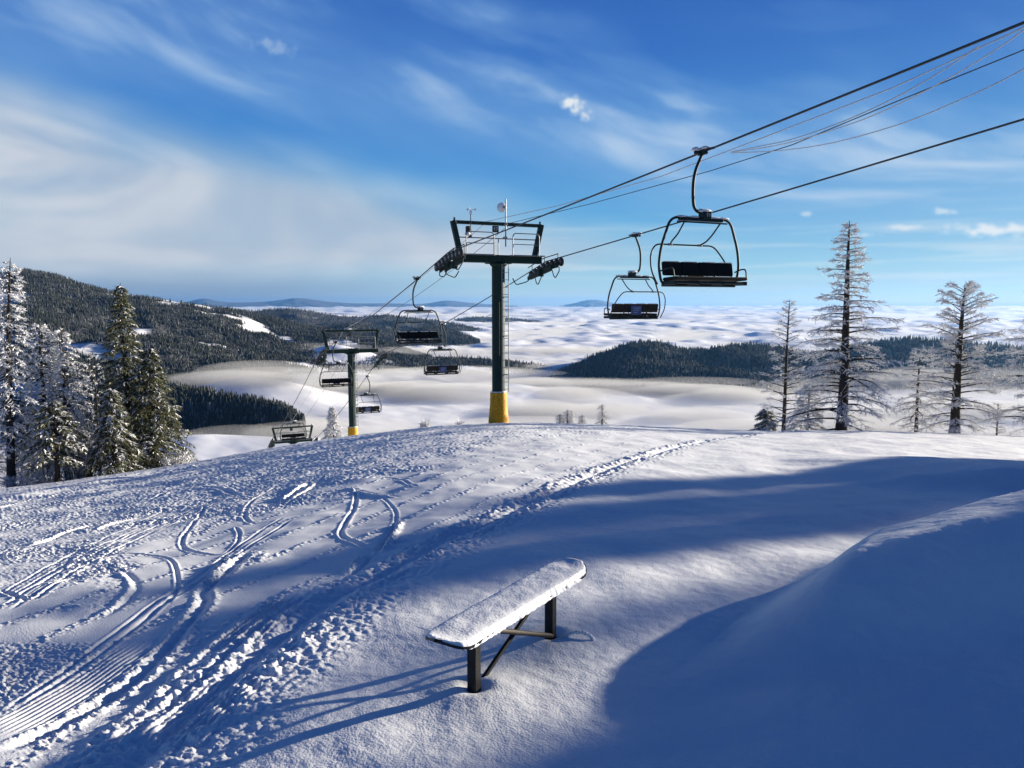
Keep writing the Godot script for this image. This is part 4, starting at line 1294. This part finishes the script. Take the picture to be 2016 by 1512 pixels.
func make_chair() -> Node3D:                    # hangs from its origin; the seat faces +z
	var o := thing("lift_chair", Vector3.ZERO)
	var s: Material = M.chair
	var rng := RandomNumberGenerator.new()
	rng.seed = 77
	# grip on the rope
	var gr := Node3D.new()
	gr.name = "grip"
	o.add_child(gr)
	block("jaw", Vector3(0, -0.01, 0), Vector3(0.10, 0.11, 0.30), s, gr, 0.02)
	block("tongue", Vector3(0, 0.03, 0.26), Vector3(0.05, 0.05, 0.30), s, gr, 0.01)
	block("spring", Vector3(-0.10, -0.01, -0.06), Vector3(0.16, 0.08, 0.10), s, gr, 0.02)
	var mb := MB.new()
	mb.blob(Vector3(-0.12, 0.06, -0.08), Vector3(0.10, 0.05, 0.10), rng, 0.2, 7)
	mb.blob(Vector3(0.0, 0.08, 0.06), Vector3(0.07, 0.035, 0.16), rng, 0.2, 7)
	part("snow_cap", mb.done(), M.frost, gr)
	# hanger
	var hp := bent([Vector3(0, -0.02, 0), Vector3(-0.24, -0.52, 0), Vector3(-0.25, -1.02, 0), Vector3(-0.20, -1.33, 0), Vector3(0.16, -1.40, 0)], 0.24, 6)
	pipe("hanger", hp, 0.038, s, o, 10)
	# head block with its number
	var hd := block("head_block", Vector3(0.12, -1.42, 0), Vector3(0.26, 0.18, 0.20), s, o, 0.02)
	mb = MB.new()
	mb.blob(Vector3(0.08, -1.33, 0.0), Vector3(0.20, 0.05, 0.12), rng, 0.18, 7)
	part("snow_cap", mb.done(), M.frost, hd)
	var tx := TextMesh.new()
	tx.text = "111"
	tx.font = SystemFont.new()
	tx.font.font_names = PackedStringArray(["Droid Sans"])
	tx.font_size = 16
	tx.pixel_size = 0.006
	tx.depth = 0.004
	var num := part("numerals", tx, M.white, hd)
	num.position = Vector3(0.15, -1.43, 0.102)
	# bail: top bar and side tubes in one bend
	var bail := []
	for sx in [-1.0, 1.0]:
		var half := [Vector3(0, -1.50, 0), Vector3(sx * 0.86, -1.50, 0), Vector3(sx * 1.12, -2.20, 0.0), Vector3(sx * 1.17, -2.62, 0.0), Vector3(sx * 1.10, -2.94, 0.0), Vector3(sx * 1.02, -3.04, 0.02)]
		var b := bent(half, 0.22, 6)
		if sx < 0: b.reverse()
		else: b = b.slice(1)
		bail.append_array(b)
	pipe("bail", bail, 0.030, s, o, 10)
	block("top_plate", Vector3(0, -1.53, 0), Vector3(1.25, 0.07, 0.12), s, o, 0.015)
	mb = MB.new()
	for x in [-0.55, -0.2, 0.42, 0.66]: mb.blob(Vector3(x, -1.475, 0), Vector3(0.17, 0.028, 0.06), rng, 0.2, 6)
	part("snow_on_bar", mb.done(), M.frost, o)
	pipe("pivot_rod", [Vector3(-0.72, -1.60, 0.06), Vector3(0.72, -1.60, 0.06)], 0.02, s, o, 6)
	# raised restraint bar, swung back behind the seat
	var rb := Node3D.new()
	rb.name = "restraint_bar"
	o.add_child(rb)
	for sx in [-1.0, 1.0]:
		pipe("swing_arm", bent([Vector3(sx * 0.52, -1.60, 0.06), Vector3(sx * 0.50, -1.86, -0.20), Vector3(sx * 0.50, -2.00, -0.42), Vector3(sx * 0.44, -2.06, -0.55)], 0.1), 0.019, s, rb, 6)
		mb = MB.new()
		mb.lathe([Vector2(0.0, -0.06), Vector2(0.028, -0.06), Vector2(0.028, 0.06), Vector2(0.0, 0.06)], Transform3D(Basis(Vector3.FORWARD, PI / 2.0), Vector3(sx * 0.44, -2.07, -0.56)), 10)
		part("clamp", mb.done(), M.galv, rb)
	pipe("cross_bar", bent([Vector3(-1.12, -3.02, -0.10), Vector3(-1.16, -2.7, -0.30), Vector3(-1.04, -2.30, -0.50), Vector3(-0.86, -2.07, -0.57), Vector3(0.86, -2.07, -0.57), Vector3(1.04, -2.30, -0.50), Vector3(1.16, -2.66, -0.30), Vector3(1.12, -2.98, -0.12)], 0.2, 6), 0.019, s, rb, 8)
	# back cushions
	for k in 4:
		mb = MB.new()
		mb.box(Vector3(-0.765 + 0.51 * k, -2.66, -0.06), Vector3(0.503, 0.32, 0.10), Basis(Vector3.RIGHT, -0.16), 0.028)
		part("back_cushion", mb.done(), M.vinyl, o)
	mb = MB.new()
	for k in 4: mb.box(Vector3(-0.765 + 0.51 * k + rng.randf_range(-0.05, 0.05), -2.502, -0.04), Vector3(0.36, 0.02, 0.06), Basis(Vector3.RIGHT, -0.16), 0.008)
	part("snow_on_back", mb.done(), M.frost, o)
	# seat: long padded pan with a lip, snow dusted
	mb = MB.new()
	mb.box(Vector3(0, -2.90, 0.22), Vector3(2.08, 0.08, 0.52), Basis(Vector3.RIGHT, -0.05), 0.03)
	part("seat", mb.done(), M.vinyl, o)
	mb = MB.new()
	for k in 9: mb.blob(Vector3(rng.randf_range(-0.95, 0.95), -2.857, rng.randf_range(0.0, 0.38)), Vector3(rng.randf_range(0.03, 0.09), 0.012, rng.randf_range(0.02, 0.05)), rng, 0.2, 5)
	part("snow_on_seat", mb.done(), M.frost, o)
	# underframe
	var uf := Node3D.new()
	uf.name = "underframe"
	o.add_child(uf)
	pipe("rear_rail", [Vector3(-1.06, -3.04, 0.0), Vector3(1.06, -3.04, 0.0)], 0.036, s, uf, 8)
	pipe("front_rail", [Vector3(-1.04, -2.99, 0.40), Vector3(1.04, -2.99, 0.40)], 0.03, s, uf, 8)
	for x in [-1.02, -0.36, 0.36, 1.02]:
		block("bearer", Vector3(x, -2.995, 0.2), Vector3(0.06, 0.09, 0.50), s, uf, 0.012)
	for x in [-0.5, 0.5]:
		block("back_stay", Vector3(x, -2.80, -0.07), Vector3(0.05, 0.42, 0.03), s, uf, 0.008)
	# arm loops
	for sx in [-1.0, 1.0]:
		pipe("armrest", bent([Vector3(sx * 1.08, -2.72, -0.03), Vector3(sx * 1.06, -2.66, 0.20), Vector3(sx * 1.05, -2.66, 0.38), Vector3(sx * 1.04, -2.92, 0.42)], 0.09), 0.018, s, o, 6)
	# sign panel on the back
	var pn := block("back_panel", Vector3(0, -2.74, -0.135), Vector3(0.46, 0.34, 0.02), M.panel, o, 0.004)
	pn.set_meta("label", "small dark blue panel on the back of the chair")
	for k in 3: block("print_line", Vector3(0.03 * (k - 1), -2.66 - 0.08 * k, -0.1465), Vector3(0.30 - 0.06 * k, 0.028, 0.004), M.panel_ink, pn)
	for x in [-0.52, 0.52]: block("panel_bracket", Vector3(x * 0.62, -2.74, -0.12), Vector3(0.02, 0.40, 0.02), s, pn)
	return o

func make_chairs() -> void:
	var proto := make_chair()
	var turn := atan2(-DOWN.x, DOWN.y)
	var G := "empty chairs on the chairlift"
	var L := [[15.5, "empty four-seat chair on the left rope, uphill of the tower with the dish"], [-3.8, "empty four-seat chair on the left rope, just downhill of the tower with the dish"], [-20.3, "empty four-seat chair on the left rope, partly behind the middle tower's head"], [-37.4, "empty four-seat chair on the left rope, above the lowest tower's head"]]
	var R := [[6.6, "empty chair seen from behind on the right rope, uphill of the tower with the dish"], [-12.7, "empty chair seen from behind on the right rope, between the first and middle towers"], [-29.6, "empty four-seat chair seen from behind, half hidden by the middle tower's pole"], [-46.5, "empty four-seat chair cut off by the snow brow beside the rimed fir"]]
	var first := true
	for side in 2:
		for q in [L, R][side]:
			var o: Node3D = proto if first else copy_of(proto, "lift_chair")
			first = false
			o.position = rope_at(q[0], -1.0 if side == 0 else 1.0)
			o.rotation.y = turn + (0.0 if side == 0 else PI)
			o.scale = Vector3.ONE * 0.94
			tag(o, q[1], "chair", G)

# ------------------------------------------------------------------ the bench and small things
func make_bench() -> void:
	var c: Vector2 = (BENCH[0] + BENCH[1]) * 0.5
	var dv: Vector2 = (BENCH[1] - BENCH[0]).normalized()
	var gy := ground(c.x, c.y) + drifts(c.x, c.y) + 0.03
	# local +z runs along the board towards its far end
	var o := thing("snowboard_bench", Vector3(c.x, gy, -c.y), atan2(dv.x, -dv.y))
	tag(o, "snow-covered bench made of a dark board on two black steel posts", "bench")
	var half: float = (BENCH[1] - BENCH[0]).length() * 0.5
	var top := 0.42
	for sz in [-1.0, 1.0]:
		block("leg", Vector3(0, (top - 0.5) * 0.5, sz * half), Vector3(0.062, top + 0.5, 0.062), M.post, o, 0.006)
	var len_ := 1.60
	var wid := 0.30
	# board: a plank with round, upturned ends
	var prof := []
	var n := 40
	for i in n + 1:
		var t := -1.0 + 2.0 * i / n
		var z := t * len_ * 0.5
		var e := maxf(0.0, absf(t) - 0.80) / 0.20
		var hw := wid * 0.5 * sqrt(maxf(0.0, 1.0 - e * e)) * (1.0 - 0.06 * cos(t * PI * 0.5))
		var y := 0.055 * e * e
		prof.append([z, maxf(hw, 0.012), y])
	var mb := MB.new()
	for i in n:
		var a: Array = prof[i]
		var b: Array = prof[i + 1]
		var th := 0.016
		var tl := [Vector3(-a[1], top + a[2] + th, a[0]), Vector3(a[1], top + a[2] + th, a[0]), Vector3(b[1], top + b[2] + th, b[0]), Vector3(-b[1], top + b[2] + th, b[0])]
		var dn := Vector3(0, -th, 0)
		mb.quad(tl[3], tl[2], tl[1], tl[0])
		mb.quad(tl[0] + dn, tl[1] + dn, tl[2] + dn, tl[3] + dn)
		mb.quad(tl[1] + dn, tl[1], tl[2], tl[2] + dn)
		mb.quad(tl[3] + dn, tl[3], tl[0], tl[0] + dn)
	part("board", mb.done(), M.board, o)
	for sz in [-1.0, 1.0]:
		block("bracket", Vector3(0.03, top - 0.02, sz * half + 0.10), Vector3(0.26, 0.035, 0.05), M.post, o, 0.004)
	var y0 := 0.02
	pipe("brace", [Vector3(0.02, y0, -half + 0.03), Vector3(0.02, top - 0.02, half - 0.03)], 0.017, M.post, o, 6)
	pipe("brace", [Vector3(-0.02, top - 0.02, -half + 0.06), Vector3(-0.02, y0 + 0.04, half - 0.02)], 0.017, M.rust, o, 6)
	# pillow of snow with a ragged rim
	var nz := noise(71, 9.0, 3)
	var n2 := noise(72, 30.0, 2)
	var pos := PackedVector3Array()
	var nu := 110
	var nv := 26
	for i in nu + 1:
		var t := -1.0 + 2.0 * i / nu
		var z := t * len_ * 0.5 * 0.985
		var e := maxf(0.0, absf(t) - 0.80) / 0.20
		var hw := wid * 0.5 * sqrt(maxf(0.0, 1.0 - e * e * 0.995)) * 0.99
		var lift := 0.055 * e * e
		for j in nv + 1:
			var s := -1.0 + 2.0 * j / nv
			var x := s * (hw + 0.006 * nz.get_noise_2d(z * 2.0, s * 3.0 + 7.0)) + (0.008 * n2.get_noise_2d(z * 1.2, s) if absf(s) > 0.9 else 0.0)
			var edge := sqrt(sqrt(maxf(0.0, 1.0 - pow(absf(s), 4.0))))
			var endf := sqrt(maxf(0.0, 1.0 - pow(maxf(0.0, absf(t) - 0.70) / 0.30, 2.0)))
			var hgt := 0.052 * edge * (0.12 + 0.88 * endf) * (1.0 + 0.10 * nz.get_noise_2d(x * 0.8, z * 0.6)) + 0.0016 * n2.get_noise_2d(x * 3.0, z * 3.0)
			pos.append(Vector3(x, top + lift * (1.0 - 0.3 * endf) + 0.010 + hgt - (0.012 if absf(s) == 1.0 else 0.0), z))
	var sn := MB.new()
	sn.sheet(pos, nu + 1, nv + 1)
	part("snow_cover", sn.done(), M.snow, o)
	# a bent, rimed stalk by the far post
	var tw := thing("rimed_stalk", Vector3(0.36, gy - 0.03, -4.98))
	tag(tw, "bent rimed stalk poking from the snow beside the bench", "stalk")
	var sp := spline3([Vector3(-0.06, -0.06, 0), Vector3(-0.02, 0.07, -0.01), Vector3(0.07, 0.115, -0.02), Vector3(0.16, 0.10, -0.01), Vector3(0.195, 0.05, 0.01), Vector3(0.20, 0.02, 0.01)], 24)
	pipe("stem", sp, 0.004, M.bark, tw, 6)
	var rng := RandomNumberGenerator.new()
	rng.seed = 9
	var rm := MB.new()
	for k in 22: rm.blob(sp[2 + k] + Vector3(0, 0.003, 0), Vector3(0.014, 0.012, 0.014), rng, 0.15, 5)
	part("rime", rm.done(), M.frost, tw)

func make_crystals() -> void:
	var rng := RandomNumberGenerator.new()
	rng.seed = 313
	var mb := MB.new()
	mb.tri(Vector3(-0.5, -0.29, 0), Vector3(0.5, -0.29, 0), Vector3(0, 0.58, 0))
	mb.tri(Vector3(0, 0.58, 0), Vector3(0.5, -0.29, 0), Vector3(-0.5, -0.29, 0))
	var mm := MultiMesh.new()
	mm.transform_format = MultiMesh.TRANSFORM_3D
	mm.mesh = mb.done()
	var n := 5200
	mm.instance_count = n
	var nc := gA.size()
	for i in n:
		var r := 1 + gD.bsearch(rng.randf_range(3.4, 9.0) if i % 3 else rng.randf_range(6.0, 22.0))
		var c := SIDE + rng.randi() % NFINE
		var p := Vector3(gA[c] * gD[r], gH[r * nc + c] + 0.003, -gD[r])
		var b := Basis.from_euler(Vector3(rng.randf() * TAU, rng.randf() * TAU, rng.randf() * TAU))
		mm.set_instance_transform(i, Transform3D(b.scaled(Vector3.ONE * rng.randf_range(0.003, 0.0075)), p))
	var mi := MultiMeshInstance3D.new()
	mi.name = "ice_crystals"
	mi.multimesh = mm
	mi.material_override = M.ice
	add_child(mi)
	tag(mi, "loose ice crystals glinting on the snow surface", "ice crystals", "", "stuff")

func make_small() -> void:
	# little trail sign and a marker stake among the left trees
	var p := foot(192, 38.9)
	var o := thing("trail_sign", p, 0.25)
	tag(o, "small weathered yellow trail sign under the short spruce", "sign")
	pipe("post", [Vector3(0, -0.4, 0), Vector3(0.05, 0.80, 0)], 0.07, M.bark, o, 8)
	block("board", Vector3(0.18, 0.84, 0.03), Vector3(0.85, 0.09, 0.04), M.signboard, o, 0.006)
	p = foot(81, 38.2)
	o = thing("marker_stake", p)
	tag(o, "slim wooden stake between the spire and the small spruce", "stake")
	pipe("shaft", [Vector3(0, -0.4, 0), Vector3(-0.03, 1.35, 0)], 0.035, M.stake, o, 8)
	block("cap", Vector3(-0.03, 1.37, 0), Vector3(0.06, 0.04, 0.06), M.stake, o, 0.01)

# ------------------------------------------------------------------
func make_materials() -> void:
	var s := mat("snow", lin(0.705, 0.72, 0.745), 0.62)
	s.heightmap_enabled = true
	s.heightmap_texture = noise_tex(noise(61, 0.035, 4), 512)
	s.heightmap_scale = 0.20
	s.uv1_triplanar = true
	s.uv1_world_triplanar = true
	s.uv1_scale = Vector3.ONE * 2.6
	mat("frost", lin(0.70, 0.70, 0.71), 0.85)
	var fr: StandardMaterial3D = M.frost
	var nd := mat("needles", lin(0.040, 0.048, 0.022), 0.8)
	nd.backlight_enabled = true
	nd.backlight = lin(0.10, 0.10, 0.04)
	var bk := mat("bark", lin(0.042, 0.033, 0.028), 0.9)
	bk.albedo_texture = noise_tex(noise(62, 0.03, 4), 256, ramp2(Color(0.55, 0.52, 0.5), Color(1.2, 1.15, 1.1).clamp()))
	bk.uv1_triplanar = true
	bk.uv1_scale = Vector3(3.0, 0.7, 3.0)
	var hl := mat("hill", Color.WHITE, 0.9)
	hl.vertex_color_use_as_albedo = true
	mat("wood_far", lin(0.020, 0.027, 0.022), 0.9)
	mat("wood_rimed", lin(0.12, 0.123, 0.13), 0.9)
	var cl := mat("cloud", lin(0.97, 0.97, 0.97), 0.7)
	cl.roughness = 0.6
	cl.metallic_specular = 0.7
	var pt := noise_tex(noise(63, 0.02, 4), 256, ramp2(Color(0.72, 0.72, 0.72), Color(1, 1, 1)))
	for q in [["green", lin(0.010, 0.036, 0.030), 0.6], ["darkgreen", lin(0.012, 0.035, 0.030), 0.5], ["chair", lin(0.012, 0.030, 0.033), 0.6], ["yellow", lin(0.72, 0.36, 0.010), 0.55], ["vinyl", lin(0.010, 0.010, 0.010), 0.75], ["post", lin(0.014, 0.014, 0.015), 0.5], ["board", lin(0.020, 0.020, 0.024), 0.35]]:
		var m := mat(q[0], q[1], q[2])
		m.albedo_texture = pt
		m.uv1_triplanar = true
		m.uv1_scale = Vector3.ONE * 1.7
		m.metallic_specular = 0.35
	mat("ice", lin(0.93, 0.94, 0.95), 0.3)
	mat("rubber", lin(0.018, 0.018, 0.018), 0.7)
	mat("galv", lin(0.20, 0.21, 0.215), 0.45, 0.3)
	mat("black", lin(0.012, 0.012, 0.012), 0.6)
	mat("white", lin(0.75, 0.75, 0.74), 0.5)
	mat("rope", lin(0.02, 0.021, 0.024), 0.5)
	mat("rime_cable", lin(0.55, 0.56, 0.58), 0.8)
	mat("panel", lin(0.020, 0.045, 0.16), 0.45)
	mat("panel_ink", lin(0.16, 0.20, 0.30), 0.5)
	mat("rust", lin(0.034, 0.022, 0.015), 0.7)
	mat("signboard", lin(0.32, 0.22, 0.05), 0.7)
	mat("stake", lin(0.28, 0.16, 0.07), 0.8)

func _ready() -> void:
	# camera
	var cam := Camera3D.new()
	cam.name = "camera"
	cam.fov = rad_to_deg(2.0 * atan(756.0 / F))
	cam.near = 0.05
	cam.far = 120000.0
	cam.rotation.x = -PITCH
	add_child(cam)
	cam.current = true
	# sky
	var sm := PanoramaSkyMaterial.new()
	sm.panorama = make_sky()
	var sky := Sky.new()
	sky.sky_material = sm
	var env := Environment.new()
	env.background_mode = Environment.BG_SKY
	env.sky = sky
	env.background_energy_multiplier = 0.395
	env.tonemap_mode = Environment.TONE_MAPPER_LINEAR
	env.tonemap_exposure = 2.55
	env.sdfgi_enabled = true
	env.ssao_enabled = true
	env.ssil_enabled = true
	# thin blue air
	env.volumetric_fog_enabled = true
	env.volumetric_fog_density = 0.000024
	env.volumetric_fog_albedo = Color(0.46, 0.72, 1.0)
	env.volumetric_fog_anisotropy = 0.5
	var we := WorldEnvironment.new()
	we.name = "world"
	we.environment = env
	add_child(we)
	# sun, low on the right
	var sun := DirectionalLight3D.new()
	sun.name = "sun"
	sun.light_energy = 1.6
	sun.light_color = Color(1.0, 0.955, 0.875)
	sun.light_angular_distance = 0.8
	sun.shadow_enabled = true
	var az := deg_to_rad(SUN_AZ)
	var el := deg_to_rad(SUN_EL)
	var toward := Vector3(sin(az) * cos(el), sin(el), -cos(az) * cos(el))
	sun.basis = Basis.looking_at(-toward, Vector3.UP)
	add_child(sun)
	print("sky ", Time.get_ticks_msec())
	make_materials()
	# the setting
	make_slope()
	print("slope ", Time.get_ticks_msec())
	make_cloud()
	make_mist(get_node("cloud_sea"))
	print("cloud ", Time.get_ticks_msec())
	make_far()
	print("far ", Time.get_ticks_msec())
	# things
	make_tower(0, "dark green lift tower with a dish and wind meter on its head")
	make_tower(1, "plain dark green lift tower halfway down the brow, behind the rope's dip")
	make_tower(2, "lowest lift tower, only its head showing above the snow brow")
	make_ropes()
	make_chairs()
	make_bench()
	make_trees()
	make_small()
	make_crystals()
	print("all ", Time.get_ticks_msec())
